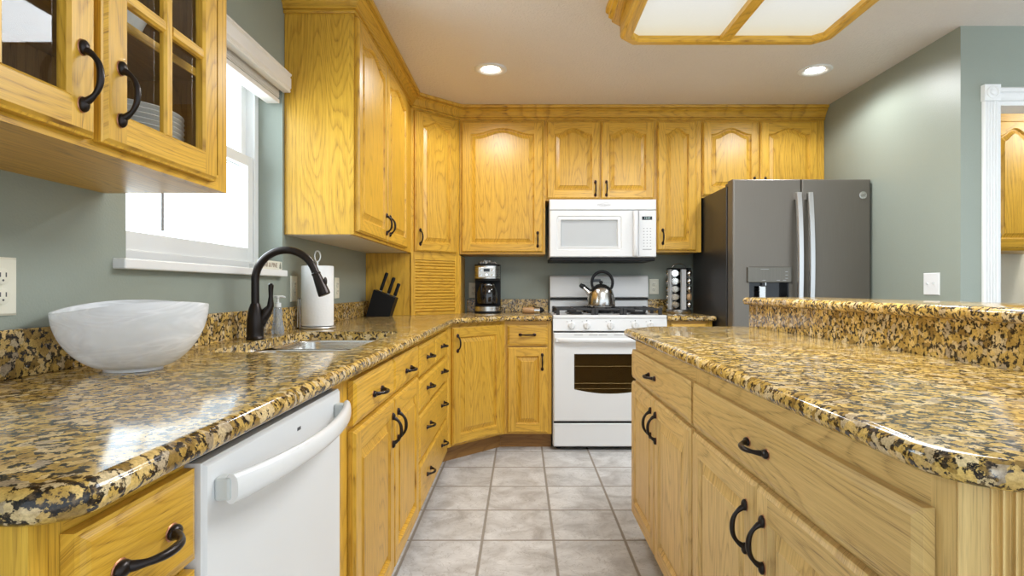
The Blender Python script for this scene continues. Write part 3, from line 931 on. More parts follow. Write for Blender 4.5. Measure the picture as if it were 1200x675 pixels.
for (a, c_), gr in zip(zip(ls, ls[1:]), ('x', 'y', 'x', 'x')):
    cm.strip(a, c_, gr, None, False, True, cm.off())
cm.face(ls[0][::-1], 'x'); cm.face(ls[-1], 'x')
tag(cm.build('crown_molding', OAK), 'continuous oak crown molding along the tops of the wall cabinets', 'molding')

# ------------------------------------------------------------------ stone worktops
def rounded(poly, rads, n=8):
    out = []
    m = len(poly)
    for i, p in enumerate(poly):
        r = rads.get(i, 0)
        if not r: out.append(p); continue
        a, c_ = Vector(poly[i - 1]), Vector(poly[(i + 1) % m]); q = Vector(p)
        d1, d2 = (a - q).normalized(), (c_ - q).normalized()
        ang = d1.angle(d2)
        tl = r / math.tan(ang / 2)
        s_, e_ = q + d1 * tl, q + d2 * tl
        cen = q + (d1 + d2).normalized() * (r / sin(ang / 2))
        a0 = math.atan2(s_.y - cen.y, s_.x - cen.x); a1 = math.atan2(e_.y - cen.y, e_.x - cen.x)
        da = (a1 - a0 + pi) % (2 * pi) - pi
        for k_ in range(n + 1):
            t_ = a0 + da * k_ / n
            out.append((cen.x + r * cos(t_), cen.y + r * sin(t_)))
    return out

def inset(poly, d, keep=None):
    """move every edge inward by d (polygon counter-clockwise); edges lying on a wall stay"""
    n = len(poly); out = []
    for i in range(n):
        a, p, c_ = Vector(poly[i - 1]), Vector(poly[i]), Vector(poly[(i + 1) % n])
        e1, e2 = (p - a).normalized(), (c_ - p).normalized()
        n1, n2 = Vector((-e1.y, e1.x)), Vector((-e2.y, e2.x))
        d1 = 0 if keep and keep(a, p) else d
        d2 = 0 if keep and keep(p, c_) else d
        det = e1.x * e2.y - e1.y * e2.x
        if abs(det) < 1e-4:
            out.append(tuple(p + n1 * d1)); continue
        q1, q2 = p + n1 * d1, p + n2 * d2
        t_ = ((q2 - q1).x * e2.y - (q2 - q1).y * e2.x) / det
        out.append(tuple(q1 + e1 * t_))
    return out

def stone(name, poly, z0, z1, keep=None, hole=None, r=None):
    b = M(GRANITE)
    h = z1 - z0
    r = r or h / 2
    steps = 8
    ls = []
    for i in range(steps + 1):
        a = -pi / 2 + pi * i / steps
        ls.append([(x, y, (z0 + z1) / 2 + h / 2 * sin(a)) for x, y in inset(poly, r * (1 - cos(a)), keep)])
    for a, c_ in zip(ls, ls[1:]): b.strip(a, c_, 'z', None, True)
    def cap(loop, z, hl):
        vs = [[Vector((x, y, 0)) for x, y, _ in loop]]
        if hl: vs.append([Vector((x, y, 0)) for x, y in hl])
        flat = [p for l in vs for p in l]
        for tri in tessellate_polygon(vs):
            b.face([(flat[k].x, flat[k].y, z) for k in tri], 'z')
    cap(ls[-1], z1, hole); cap(ls[0], z0, hole)
    if hole:
        b.strip([(x, y, z1) for x, y in hole], [(x, y, z0) for x, y in hole], 'z', None, True)
    return b.build(name, GRANITE)

keep_l = lambda a, p: (abs(a[0] - XL) < 2e-3 and abs(p[0] - XL) < 2e-3) or (abs(a[1] - YB) < 2e-3 and abs(p[1] - YB) < 2e-3) or (abs(a[0] - 0.203) < 1e-3 and abs(p[0] - 0.203) < 1e-3)
XCE, YCE = -0.397, 3.775
poly = [(XL + 0.001, 0.505), (XCE, 0.505), (XCE, 3.4685), (XCE + 0.3065, YCE), (0.203, YCE), (0.203, YB - 0.001), (XL + 0.001, YB - 0.001)]
hole = rounded([(-0.905, 1.62), (-0.505, 1.62), (-0.505, 2.40), (-0.905, 2.40)], {0: 0.05, 1: 0.07, 2: 0.06, 3: 0.06}, 6)
ct = thing('worktop', 'long L-shaped golden granite worktop with backsplash along left and back walls', 'worktop', (0, 0, 0))
o = stone('slab', rounded(poly, {1: 0.055, 2: 0.05, 3: 0.05}), ZC, ZT, keep_l, hole); o.parent = ct
BSZ = ZT + 0.098
b = M(GRANITE); b.box(XL + 0.001, XL + 0.021, 0.505, 3.80, ZT + 0.0005, BSZ); b.build('backsplash', GRANITE, ct, 0.002)
b = M(GRANITE); b.box(XFU + 0.315, 0.203, YB - 0.021, YB - 0.001, ZT + 0.0005, BSZ); b.build('backsplash', GRANITE, ct, 0.002)
ct2 = thing('worktop', 'short golden granite worktop between the range and the refrigerator', 'worktop', (0, 0, 0))
keep_r = lambda a, p: (abs(a[1] - YB) < 2e-3 and abs(p[1] - YB) < 2e-3) or (abs(a[0] - 0.962) < 1e-3 and abs(p[0] - 0.962) < 1e-3)
o = stone('slab', [(0.962, YCE), (1.279, YCE), (1.279, YB - 0.001), (0.962, YB - 0.001)], ZC, ZT, keep_r); o.parent = ct2
b = M(GRANITE); b.box(0.962, 1.279, YB - 0.021, YB - 0.001, ZT + 0.0005, BSZ); b.build('backsplash', GRANITE, ct2, 0.002)

# island top and raised bar
XIE = 0.457
ip = [(1.087, 2.738), (0.615, 2.738), (XIE, 2.575), (XIE, 0.585), (1.087, 0.585)]
keep_i = lambda a, p: abs(a[0] - 1.087) < 1e-3 and abs(p[0] - 1.087) < 1e-3
o = stone('island_worktop', rounded(ip, {1: 0.03, 2: 0.03, 3: 0.10}), ZC, ZT, keep_i)
tag(o, 'golden granite worktop of the island in the right foreground', 'worktop')
bar = thing('raised_bar', 'raised golden granite bar ledge and riser along the far side of the island', 'bar counter', (0, 0, 0))
b = M(GRANITE); b.box(1.088, 1.108, 0.585, 2.752, ZT - 0.03, 0.992); b.build('riser', GRANITE, bar)
o = stone('ledge', rounded([(1.42, 2.785), (1.060, 2.785), (1.060, 0.50), (1.42, 0.50)], {1: 0.03, 2: 0.03}), 0.993, 1.028); o.parent = bar
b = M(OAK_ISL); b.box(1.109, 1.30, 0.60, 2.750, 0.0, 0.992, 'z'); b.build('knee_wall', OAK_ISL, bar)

# ------------------------------------------------------------------ sink, faucet and things by the window
sk = thing('sink', 'double-bowl undermount stainless sink set into the left worktop', 'sink', (-0.72, 2.01, ZC))
def bowl(b, x0, x1, y0, y1, zt, depth, r):
    ls = []
    for d, z in ((-0.005, zt - 0.001), (0.0, zt - 0.001), (0.004, zt - 0.006), (0.014, zt - depth + 0.03), (0.022, zt - depth + 0.012), (0.045, zt - depth), (0.12, zt - depth - 0.004)):
        a, bb, c_, d_ = x0 + d, x1 - d, y0 + d, y1 - d
        rr = max(r - d * 0.5, 0.012)
        ls.append([(x, y, z) for x, y in rounded([(a, c_), (bb, c_), (bb, d_), (a, d_)], {0: rr, 1: rr, 2: rr, 3: rr}, 6)])
    for p, q in zip(ls, ls[1:]): b.strip(p, q, 'z', None, True)
    b.face(ls[-1], 'z')
b = M(STEEL); bowl(b, -0.185, 0.218, -0.385, 0.018, -0.0005, 0.19, 0.06); b.build('bowl', STEEL, sk)
b = M(STEEL); bowl(b, -0.185, 0.218, 0.044, 0.385, -0.0005, 0.19, 0.07); b.build('bowl', STEEL, sk)
for yy in (-0.18, 0.21):
    b = M(CHROME); b.lathe([(0.043, 0.0), (0.043, 0.003), (0.034, 0.003), (0.03, -0.001), (0.0, -0.001)], 24, (0, yy, -0.1935)); b.build('drain', CHROME, sk)

fc = thing('faucet', 'tall dark bronze gooseneck kitchen faucet behind the sink', 'faucet', (-0.938, 2.03, ZT + 0.001))
b = M(BRONZE)
b.lathe([(0.0, 0.0), (0.030, 0.0), (0.031, 0.004), (0.0285, 0.009), (0.0275, 0.012), (0.0285, 0.03), (0.0275, 0.07), (0.022, 0.105), (0.0165, 0.122), (0.0150, 0.126), (0.0, 0.126)], 28)
b.build('body', BRONZE, fc)
b = M(BRONZE)
Rr = 0.108
hz = 0.206
path = [(0, 0, 0.12), (0, 0, 0.15), (0, 0, 0.18), (0, 0, hz)]
for i in range(1, 25):
    a = pi - (pi - R(22)) * i / 24
    path.append((Rr + Rr * cos(a), 0, hz + Rr * sin(a)))
e = Vector(path[-1]); dirn = Vector((sin(R(22)), 0, -cos(R(22))))
path += [tuple(e + dirn * 0.012)]
b.tube(path, 0.0135, 16); b.build('spout', BRONZE, fc)
e = Vector(path[-1])
b = M(BRONZE)
hp = [tuple(e + dirn * d) for d in (0.0, 0.002, 0.004, 0.007, 0.009, 0.035, 0.065, 0.083, 0.086)]
b.tube(hp, [0.0135, 0.0158, 0.0158, 0.0158, 0.0145, 0.0175, 0.0205, 0.0215, 0.019], 18)
b.build('spray_head', BRONZE, fc)
b = M(BRONZE); q = e + dirn * 0.04 + Vector((0.0195, 0, 0.005))
b.ellipsoid(tuple(q), (0.006, 0.009, 0.016)); b.build('spray_button', BLACK, fc)
b = M(BRONZE)
b.tube([(0.010, 0.006, 0.045), (0.024, 0.010, 0.075), (0.036, 0.013, 0.098), (0.043, 0.015, 0.110)], [0.017, 0.0185, 0.0175, 0.012], 16)
b.tube([(0.040, 0.014, 0.100), (0.047, 0.016, 0.118), (0.048, 0.016, 0.150), (0.048, 0.016, 0.175), (0.049, 0.016, 0.192), (0.050, 0.016, 0.197)], [0.014, 0.012, 0.0075, 0.0085, 0.0095, 0.005], 14)
b.build('lever_handle', BRONZE, fc)

sp = thing('soap_bottle', 'clear soap bottle with white pump standing behind the sink', 'soap dispenser', (-0.958, 2.265, ZT + 0.001))
b = M(SOAP)
ls = []
for z, rx, ry in ((0.0, 0.022, 0.019), (0.004, 0.0245, 0.021), (0.02, 0.0235, 0.020), (0.06, 0.017, 0.016), (0.085, 0.017, 0.016), (0.10, 0.015, 0.015), (0.106, 0.0115, 0.0115)):
    ls.append([(rx * cos(2 * pi * k / 24), ry * sin(2 * pi * k / 24), z) for k in range(24)])
b.loops(ls, 'z', None, True); b.build('bottle', SOAP, sp)
b = M(WHITE); b.lathe([(0.0125, 0.1055), (0.0125, 0.122), (0.005, 0.124), (0.0045, 0.14), (0.009, 0.142), (0.009, 0.149), (0.0, 0.150)], 20)
b.tube([(0.0, 0, 0.146), (0.02, 0.0, 0.147), (0.03, 0.0, 0.144)], [0.005, 0.0045, 0.0035], 10); b.tube([(0.0, 0, 0.1465), (-0.016, 0.0, 0.147)], [0.005, 0.004], 10)
b.build('pump', WHITE, sp)

ph = thing('paper_towel_holder', 'steel upright holder carrying the paper towel roll', 'paper towel holder', (-0.920, 2.60, ZT + 0.001))
b = M(SATIN); b.lathe([(0.0, 0.0), (0.078, 0.0), (0.080, 0.004), (0.078, 0.008), (0.0, 0.009)], 40); b.build('base', SATIN, ph)
b = M(SATIN)
b.tube([(0, 0, 0.008), (0, 0, 0.30)], 0.005, 10)
lp = [(0.0 + 0.013 * sin(2 * pi * k / 20) * (1 if k not in (0, 20) else 0), 0, 0.30 + 0.024 * (1 - cos(2 * pi * k / 20))) for k in range(21)]
b.tube(lp, 0.0035, 8); b.build('centre_rod', SATIN, ph)
b = M(SATIN); b.tube([(-0.079, 0.0, 0.006), (-0.080, 0.0, 0.09), (-0.078, 0.0, 0.13), (-0.0755, -0.014, 0.136), (-0.0755, -0.03, 0.13), (-0.079, -0.03, 0.02), (-0.079, -0.03, 0.006)], 0.003, 8); b.build('tension_arm', SATIN, ph)
b = M(PAPER)
b.lathe([(0.020, 0.012), (0.068, 0.012), (0.0695, 0.016), (0.0695, 0.276), (0.068, 0.280), (0.020, 0.280), (0.020, 0.012)], 48)
o = b.build('paper_towel_roll', PAPER); o.location = (-0.920, 2.60, ZT + 0.001)
tag(o, 'full roll of white quilted paper towels standing on the left worktop', 'paper towels')

# knife block with knives
kb = thing('knife_block', 'slanted black knife block against the oak garage side panel', 'knife block', (-0.892, 3.70, ZT + 0.001), R(0))
b = M(BLACK)
qp = [(-0.096, 0.0), (0.054, 0.0), (0.092, 0.118), (-0.046, 0.172)]
for ya, yb in ((0.045, 0.0025), (-0.0025, -0.045)):
    b.loops([[(x, ya, z) for x, z in qp], [(x, yb, z) for x, z in qp]])
b.loops([[(x, 0.0025, z) for x, z in ((-0.096, 0.0), (0.054, 0.0), (0.060, 0.018), (-0.090, 0.018))], [(x, -0.0025, z) for x, z in ((-0.096, 0.0), (0.054, 0.0), (0.060, 0.018), (-0.090, 0.018))]])
b.build('block', BLACK, kb, 0.0008)
KG = 'black handled knives in the block'
for i, (x, z, l_, lab) in enumerate(((-0.014, 0.160, 0.120, 'tallest black handled knife in the block, the left one'),
                                     (0.035, 0.141, 0.108, 'middle black handled knife in the block'),
                                     (0.075, 0.125, 0.084, 'shortest black handled knife in the block, the right one'))):
    kn = thing('kitchen_knife', lab, 'knife', (-0.892 + x, 3.70, ZT + z - 0.002), 0, KG)
    d = Vector((0.33, 0, 0.944)).normalized()
    w_ = Vector((0.944, 0, -0.33)).normalized()
    b = M(BLACK)
    ls = []
    for s_, hw, hd in ((0.0, 0.009, 0.008), (0.006, 0.0115, 0.009), (l_ * 0.35, 0.0105, 0.009), (l_ * 0.7, 0.0105, 0.009), (l_ * 0.9, 0.012, 0.009), (l_, 0.009, 0.006)):
        ls.append([tuple(d * (s_ + 0.010) + w_ * (hw * cos(a)) + Vector((0, hd * sin(a), 0))) for a in [2 * pi * k_ / 12 for k_ in range(12)]])
    b.loops(ls, 'z', None, True); b.build('handle', BLACK, kn)
    b = M(CHROME)
    ls = [[tuple(d * (s_ + 0.010) + w_ * (0.008 * sx) + Vector((0, 0.0012 * sy_, 0))) for sx, sy_ in ((-1, -1), (1, -1), (1, 1), (-1, 1))] for s_ in (-0.10, 0.0)]
    b.loops(ls); b.build('blade', CHROME, kn)

# glass bowl
gb = M(ALAB)
nth, nr = 72, 16
def bowl_pt(t_, th, inner):
    r = 0.056 + (0.146 - 0.056) * (sin(t_ * pi / 2) ** 1.15) - (0.004 if inner else 0)
    rim = 0.143 + 0.007 * cos(th - 0.785) + 0.008 * cos(2 * th + 1.571)
    z = 0.006 + (rim - 0.006) * (1 - cos(t_ * pi / 2)) ** 0.92 + (0.004 * (1 - t_) if inner else 0)
    return (r * cos(th), r * sin(th), z)
outs = [[bowl_pt(i / nr, 2 * pi * k_ / nth, False) for k_ in range(nth)] for i in range(nr + 1)]
ins = [[bowl_pt(i / nr, 2 * pi * k_ / nth, True) for k_ in range(nth)] for i in range(nr, -1, -1)]
foot = [[(0.052 * cos(2 * pi * k_ / nth), 0.052 * sin(2 * pi * k_ / nth), 0.0) for k_ in range(nth)], [(0.056 * cos(2 * pi * k_ / nth), 0.056 * sin(2 * pi * k_ / nth), 0.0) for k_ in range(nth)]]
seq = foot + outs + ins
for p, q in zip(seq, seq[1:]): gb.strip(p, q, 'z', None, True)
gb.face(foot[0][::-1]); gb.face(ins[-1], 'z', None, True)
o = gb.build('glass_bowl', ALAB); o.location = (-0.856, 1.272, ZT + 0.001)
tag(o, 'large swirled white glass bowl with wavy rim on the left worktop', 'bowl')

# sign on the sill
sg = thing('sill_sign', 'small cream wooden word sign standing on the window sill', 'sign', (XL + 0.004, 2.345, WZ0))
b = M(simple('cream_painted_wood', (0.70, 0.68, 0.58), 0.6)); b.box(-0.008, 0.008, -0.105, 0.105, 0.0, 0.036); b.build('board', b.mats[0], sg, 0.0015)
mx = Matrix.Translation((0.0085, -0.018, 0.018)) @ Matrix.Rotation(R(90), 4, 'Z') @ FRONT
text_mesh('lettering', 'BEAR & PINE', 0.027, BROWNP, sg, mx)
b = M(GREENP)
tri = [(0.0, 0.014), (0.005, 0.007), (0.003, 0.007), (0.009, -0.002), (0.005, -0.002), (0.0115, -0.011), (0.0015, -0.011), (0.0015, -0.014), (-0.0015, -0.014), (-0.0015, -0.011), (-0.0115, -0.011), (-0.005, -0.002), (-0.009, -0.002), (-0.003, 0.007), (-0.005, 0.007)]
b.loops([[(0.0078, 0.086 + y, 0.018 + z) for y, z in tri], [(0.0088, 0.086 + y, 0.018 + z) for y, z in tri]]); b.build('tree_mark', GREENP, sg)

# blind
bl = thing('window_blind', 'raised white slat blind with moulded valance at top of the window', 'blind', (XL, (WY0 + WY1) / 2, 0))
b = M(BLINDM)
vp = [(0.0, 1.912), (0.030, 1.912), (0.034, 1.917), (0.030, 1.923), (0.036, 1.930), (0.036, 1.972), (0.031, 1.977), (0.038, 1.984), (0.038, 1.990), (0.018, 1.990), (0.018, 1.93), (0.0, 1.93)]
b.loops([[(x + 0.004, -0.512, z) for x, z in vp], [(x + 0.004, 0.487, z) for x, z in vp]], 'y'); b.build('valance', BLINDM, bl)
b = M(BLINDM); b.box(-0.06, 0.001, -0.480, 0.480, 1.955, 2.0); b.build('headrail', BLINDM, bl)
b = M(BLINDM)
for i in range(11):
    z = 1.886 + i * 0.0058
    b.box(-0.060 + 0.001 * (i % 3), -0.008 + 0.001 * (i % 2), -0.476, 0.476, z, z + 0.0034)
b.build('slats', BLINDM, bl)
b = M(BLINDM); b.box(-0.061, -0.006, -0.478, 0.478, 1.862, 1.880); b.build('bottom_rail', BLINDM, bl, 0.003)
b = M(GREYP); b.tube([(-0.003, -0.335, 1.95), (-0.002, -0.335, 1.6), (-0.002, -0.335, 1.235)], 0.0042, 8); b.build('tilt_wand', GREYP, bl)

# dishes in the glass cabinet
PG = 'stacked white dinner plates in the glass cabinet'
pl = M(CHINA)
pl.lathe([(0.0, 0.003), (0.072, 0.003), (0.078, 0.0), (0.082, 0.001), (0.084, 0.006), (0.098, 0.012), (0.122, 0.0185), (0.1245, 0.020), (0.123, 0.0215), (0.098, 0.0150), (0.082, 0.0095), (0.076, 0.006), (0.0, 0.006)], 48)
p0 = pl.build('dinner_plate', CHINA)
zb = UB + 0.0195
for i in range(11):
    o = p0 if i == 0 else p0.copy()
    if i: COL.objects.link(o)
    o.location = (-0.872, 1.245, zb + i * 0.0105)
    tag(o, 'white dinner plate in the stack behind the glass cabinet door', 'plate', PG)
bw = M(CHINA)
bw.lathe([(0.0, 0.004), (0.03, 0.004), (0.034, 0.0), (0.037, 0.0), (0.040, 0.006), (0.060, 0.025), (0.070, 0.052), (0.0715, 0.054), (0.069, 0.053), (0.058, 0.027), (0.038, 0.009), (0.0, 0.008)], 40)
b0 = bw.build('cereal_bowl', CHINA)
for i, lab in enumerate(('lower white bowl of the pair on the glass cabinet shelf', 'upper white bowl of the pair on the glass cabinet shelf')):
    o = b0 if i == 0 else b0.copy()
    if i: COL.objects.link(o)
    o.location = (-0.875, 1.215, 1.5935 + i * 0.018)
    tag(o, lab, 'bowl', 'white bowls on the cabinet shelf')

# ------------------------------------------------------------------ outlets and switch
def outlet(name, label, loc, rz, kind='duplex', wide=1):
    r = thing(name, label, 'outlet' if kind == 'duplex' else 'switch', loc, rz, 'wall plates')
    w_ = 0.036 if wide == 1 else 0.058
    m_ = ALMOND if kind == 'duplex' else WHITE
    b = M(m_)
    slab(b, -w_, w_, -0.058, 0.058, 0.0, -0.006, 0.004, 'x', 0.003); b.build('cover_plate', m_, r)
    if kind == 'duplex':
        for zc in (-0.0195, 0.0195):
            b = M(ALMOND); b.lathe([(0.0165, 0.0055), (0.0165, 0.0085), (0.0155, 0.009), (0.0, 0.009)], 24, (0, 0, zc), axis='y'); s_ = b.build('socket', ALMOND, r)
            b = M(DARKP)
            for xx in (-0.0065, 0.0065): b.box(xx - 0.0012, xx + 0.0012, -0.0095, -0.008, zc - 0.001, zc + 0.008)
            b.lathe([(0.0022, 0.008), (0.0022, 0.0095), (0.0, 0.0095)], 10, (0, 0, zc - 0.0075), axis='y')
            b.build('slots', DARKP, s_)
    else:
        for xc in (-0.023, 0.023):
            b = M(m_)
            b.box(xc - 0.0045, xc + 0.0045, -0.007, -0.005, -0.011, 0.011)
            la = [(xc - 0.0038, -0.006, -0.004), (xc + 0.0038, -0.006, -0.004), (xc + 0.0038, -0.016, 0.006), (xc - 0.0038, -0.016, 0.006)]
            lb = [(xc - 0.0038, -0.006, 0.006), (xc + 0.0038, -0.006, 0.006), (xc + 0.0038, -0.016, 0.011), (xc - 0.0038, -0.016, 0.011)]
            b.loops([la, lb]); b.build('toggle', WHITE, r)
    return r
outlet('wall_outlet', 'ivory outlet on the left wall beside the glass bowl, cut by picture edge', (XL, 1.135, 1.074), LEFT)
outlet('wall_outlet', 'ivory outlet mostly behind the paper towel roll', (XL, 2.60, 1.068), LEFT)
outlet('wall_outlet', 'ivory outlet between the paper towels and the knife block', (XL, 3.205, 1.072), LEFT)
outlet('wall_outlet', 'ivory outlet partly hidden behind the coffee maker', (-0.365, YB, 1.055), 0)
outlet('wall_outlet', 'ivory outlet between the range and the spice carousel', (1.012, YB, 1.083), 0)
outlet('light_switch', 'white double light switch plate on the right wall beyond the bar', (XR, 3.016, 1.093), ISL, 'switch', 2)

# ------------------------------------------------------------------ range
RX0, RX1, RYF = 0.208, 0.957, 3.785
RW = RX1 - RX0
rg = thing('gas_range', 'white freestanding gas range with oven window and five knobs', 'range', (RX0, RYF, 0))
b = M(WHITE); b.box(0.0, RW, 0.03, 0.60, 0.03, 0.872); b.build('body', WHITE, rg, 0.003)
b = M(BLACK)
for x in (0.04, RW - 0.04):
    for y in (0.08, 0.55): b.lathe([(0.016, 0.0), (0.016, 0.03)], 14, (x, y, 0))
b.box(0.012, RW - 0.012, 0.05, 0.06, 0.012, 0.05)
b.build('feet', BLACK, rg)
b = M(WHITE); slab(b, 0.004, RW - 0.004, 0.030, 0.182, 0.03, 0.0, 0.006, 'x', 0.006); b.build('storage_drawer', WHITE, rg)
b = M(GAP_DARK); b.box(0.006, RW - 0.006, 0.012, 0.03, 0.182, 0.199); b.box(0.006, RW - 0.006, 0.012, 0.03, 0.779, 0.789); b.build('gap', GAP_DARK, rg)
# oven door with a window whose lower edge is bowed
b = M(WHITE)
dz0, dz1 = 0.199, 0.779
wx0, wx1, wz0, wz1 = 0.138, RW - 0.138, 0.408, 0.640
nb = 20
bot = [(wx0 + (wx1 - wx0) * i / nb, wz0 - 0.030 * (1 - (2 * i / nb - 1) ** 2)) for i in range(nb + 1)]
yf = -0.008
rect = lambda d, y: [(0.004 + d, y, dz0 + d), (RW - 0.004 - d, y, dz0 + d), (RW - 0.004 - d, y, dz1 - d), (0.004 + d, y, dz1 - d)]
b.strip(rect(0, 0.03), rect(0, yf + 0.006)); b.strip(rect(0, yf + 0.006), rect(0.006, yf)); b.face(rect(0, 0.03))
E = 0.006; X0, X1, Z0, Z1 = 0.004 + E, RW - 0.004 - E, dz0 + E, dz1 - E
q4 = lambda a, c_, d, e_: b.face([(a, yf, d), (c_, yf, d), (c_, yf, e_), (a, yf, e_)])
q4(X0, wx0, Z0, Z1); q4(wx1, X1, Z0, Z1); q4(wx0, wx1, wz1, Z1)
for p, q in zip(bot, bot[1:]):
    b.face([(p[0], yf, Z0), (q[0], yf, Z0), (q[0], yf, q[1]), (p[0], yf, p[1])])
lp = [(x, z) for x, z in bot] + [(wx1, wz1), (wx0, wz1)]
b.strip([(x, yf, z) for x, z in lp], [(x, yf + 0.022, z) for x, z in lp])
od = b.build('oven_door', WHITE, rg)
b = M(BLACKG); b.face([(x, yf + 0.006, z) for x, z in lp]); b.face([(x, yf + 0.008, z) for x, z in lp[::-1]])
b.strip([(x, yf + 0.006, z) for x, z in lp], [(x, yf + 0.008, z) for x, z in lp])
b.build('window', SMOKED, od).data.materials[0] = SMOKED
b = M(simple('oven_interior', (0.16, 0.125, 0.075), 0.5)); b.face([(x, yf + 0.0215, z) for x, z in lp]); b.build('oven_cavity', b.mats[0], od)
b = M(SATIN)
for z in (0.445, 0.557):
    b.tube([(wx0 + 0.002, yf + 0.014, z), (wx1 - 0.002, yf + 0.014, z)], 0.0022, 6)
b.tube([(wx0 + 0.002, yf + 0.016, 0.41), (wx1 - 0.002, yf + 0.016, 0.41)], 0.0015, 6)
b.build('rack', SATIN, od)
b = M(WHITE)
ls = []
for i in range(25):
    t_ = i / 24
    x = 0.018 + (RW - 0.036) * t_
    out = -0.022 - 0.026 * (1 - (2 * t_ - 1) ** 6)
    ls.append([(x, out + 0.010 * cos(a), 0.733 + 0.016 * sin(a)) for a in [2 * pi * k_ / 16 for k_ in range(16)]])
b.loops(ls, 'x', None, True)
for x in (0.03, RW - 0.03): b.box(x - 0.013, x + 0.013, -0.036, yf + 0.002, 0.722, 0.745)
b.build('handle', WHITE, od)
b = M(GREYP)
for x in (0.14, 0.235, 0.30, 0.40, 0.465, 0.56):
    b.box(x, x + 0.055, yf - 0.001, yf + 0.002, 0.763, 0.7665)
b.build('vent_slots', GREYP, od)
# control panel
b = M(WHITE)
pp = [(0.034, 0.789), (0.002, 0.789), (-0.002, 0.793), (0.004, 0.862), (0.006, 0.872), (0.034, 0.872)]
b.loops([[(0.0, y, z) for y, z in pp], [(RW, y, z) for y, z in pp]], 'x'); cp = b.build('control_panel', WHITE, rg)
for x in (0.122, 0.222, 0.378, 0.54, 0.642):
    b = M(WHITE)
    b.lathe([(0.026, 0.0), (0.026, 0.004), (0.021, 0.008), (0.019, 0.020), (0.017, 0.023), (0.0, 0.023)], 28, (x, 0.0035, 0.826), axis='y')
    b.box(x - 0.004, x + 0.004, -0.030, -0.015, 0.806, 0.846)
    kn = b.build('knob', WHITE, cp)
    b = M(DARKP); b.box(x - 0.003, x + 0.003, 0.0005, 0.004, 0.855, 0.861); b.box(x - 0.033, x - 0.026, 0.0005, 0.004, 0.851, 0.853)
    b.build('mark', DARKP, cp)
# cooktop
b = M(WHITE); b.box(0.0, RW, 0.0, 0.60, 0.872, 0.894); b.build('cooktop', WHITE, rg, 0.006, seg=3)
for x, y, r in ((0.16, 0.16, 0.045), (0.16, 0.44, 0.036), (RW - 0.16, 0.16, 0.050), (RW - 0.16, 0.44, 0.036), (RW / 2, 0.30, 0.040)):
    b = M(IRON); b.lathe([(r + 0.014, 0.893), (r + 0.014, 0.898), (r, 0.900), (r, 0.910), (r - 0.006, 0.914), (0.0, 0.914)], 28, (x, y, 0)); b.build('burner', IRON, rg)
def grate(x0, x1, y0, y1):
    b = M(IRON)
    zt = 0.935
    def barb(a, c_, w_=0.005, h_=0.011): 
        (ax, ay), (cx_, cy_) = a, c_
        if abs(ax - cx_) < 1e-6: b.box(ax - w_, ax + w_, min(ay, cy_), max(ay, cy_), zt - h_, zt)
        else: b.box(min(ax, cx_), max(ax, cx_), ay - w_, ay + w_, zt - h_, zt)
    for y in (y0, y1): barb((x0, y), (x1, y), 0.006, 0.011)
    for x in (x0, x1): barb((x, y0), (x, y1), 0.006, 0.011)
    ym = (y0 + y1) / 2; xm = (x0 + x1) / 2
    barb((x0, ym), (x1, ym))
    barb((xm, y0), (xm, y0 + 0.09)); barb((xm, y1 - 0.09), (xm, y1)); barb((xm, ym - 0.05), (xm, ym + 0.05))
    for y in ((y0 + ym) / 2, (y1 + ym) / 2):
        barb((x0, y), (x0 + 0.075, y)); barb((x1 - 0.075, y), (x1, y))
    for x in (x0, x1):
        for y in (y0, ym, y1): b.box(x - 0.011, x + 0.011, y - 0.011, y + 0.011, 0.893, zt + 0.003)
    b.build('grate', IRON, rg, 0.002)
grate(0.035, 0.268, 0.045, 0.535); grate(0.292, RW - 0.292, 0.045, 0.535); grate(RW - 0.268, RW - 0.035, 0.045, 0.535)
# backguard
b = M(WHITE)
gp = [(0.545, 0.893), (0.548, 0.985), (0.56, 0.988), (0.535, 1.002), (0.528, 1.006), (0.540, 1.156), (0.552, 1.168), (0.605, 1.168), (0.605, 0.893)]
b.loops([[(0.006, y, z) for y, z in gp], [(RW - 0.006, y, z) for y, z in gp]], 'x'); bg = b.build('backguard', WHITE, rg, 0.003)
b = M(GAP_DARK); b.box(0.008, RW - 0.008, 0.534, 0.56, 0.984, 1.000); b.build('vent_gap', GAP_DARK, bg)
b = M(WHITE_SHADE); b.box(0.225, 0.485, 0.5305, 0.536, 1.072, 1.148); pnl = b.build('touch_panel', WHITE, bg)
b = M(LCD); b.box(0.325, 0.385, 0.5295, 0.5315, 1.118, 1.140); b.build('clock_display', GREYP, bg)
b = M(GREYP)
for i in range(5):
    for j in range(2):
        for xx in (0.240 + i * 0.014, 0.400 + i * 0.014): b.box(xx, xx + 0.006, 0.5297, 0.5312, 1.088 + j * 0.022, 1.092 + j * 0.022)
b.build('button_marks', GREYP, bg)

# kettle
kt = thing('tea_kettle', 'stainless tea kettle with black loop handle on the range', 'kettle', (0.565, 4.085, 0.939))
b = M(KETTLE)
prof = [(0.0, 0.0), (0.092, 0.0), (0.098, 0.005), (0.1, 0.016), (0.098, 0.05), (0.091, 0.09), (0.078, 0.122), (0.060, 0.142), (0.040, 0.153), (0.038, 0.156), (0.020, 0.162), (0.0, 0.164)]
b.lathe(prof, 44); b.build('body', KETTLE, kt)
b = M(BLACK); b.ellipsoid((0, 0, 0.174), (0.014, 0.014, 0.013)); b.build('lid_knob', BLACK, kt)
b = M(BLACK)
lp = [(0.008 + 0.074 * cos(a), 0, 0.172 + 0.078 * sin(a)) for a in [R(-48) + (R(228) - R(-48)) * k_ / 32 for k_ in range(33)]]
b.tube(lp, [0.0075 + 0.0035 * sin(pi * k_ / 32) ** 0.5 for k_ in range(33)], 14); b.build('handle', BLACK, kt)
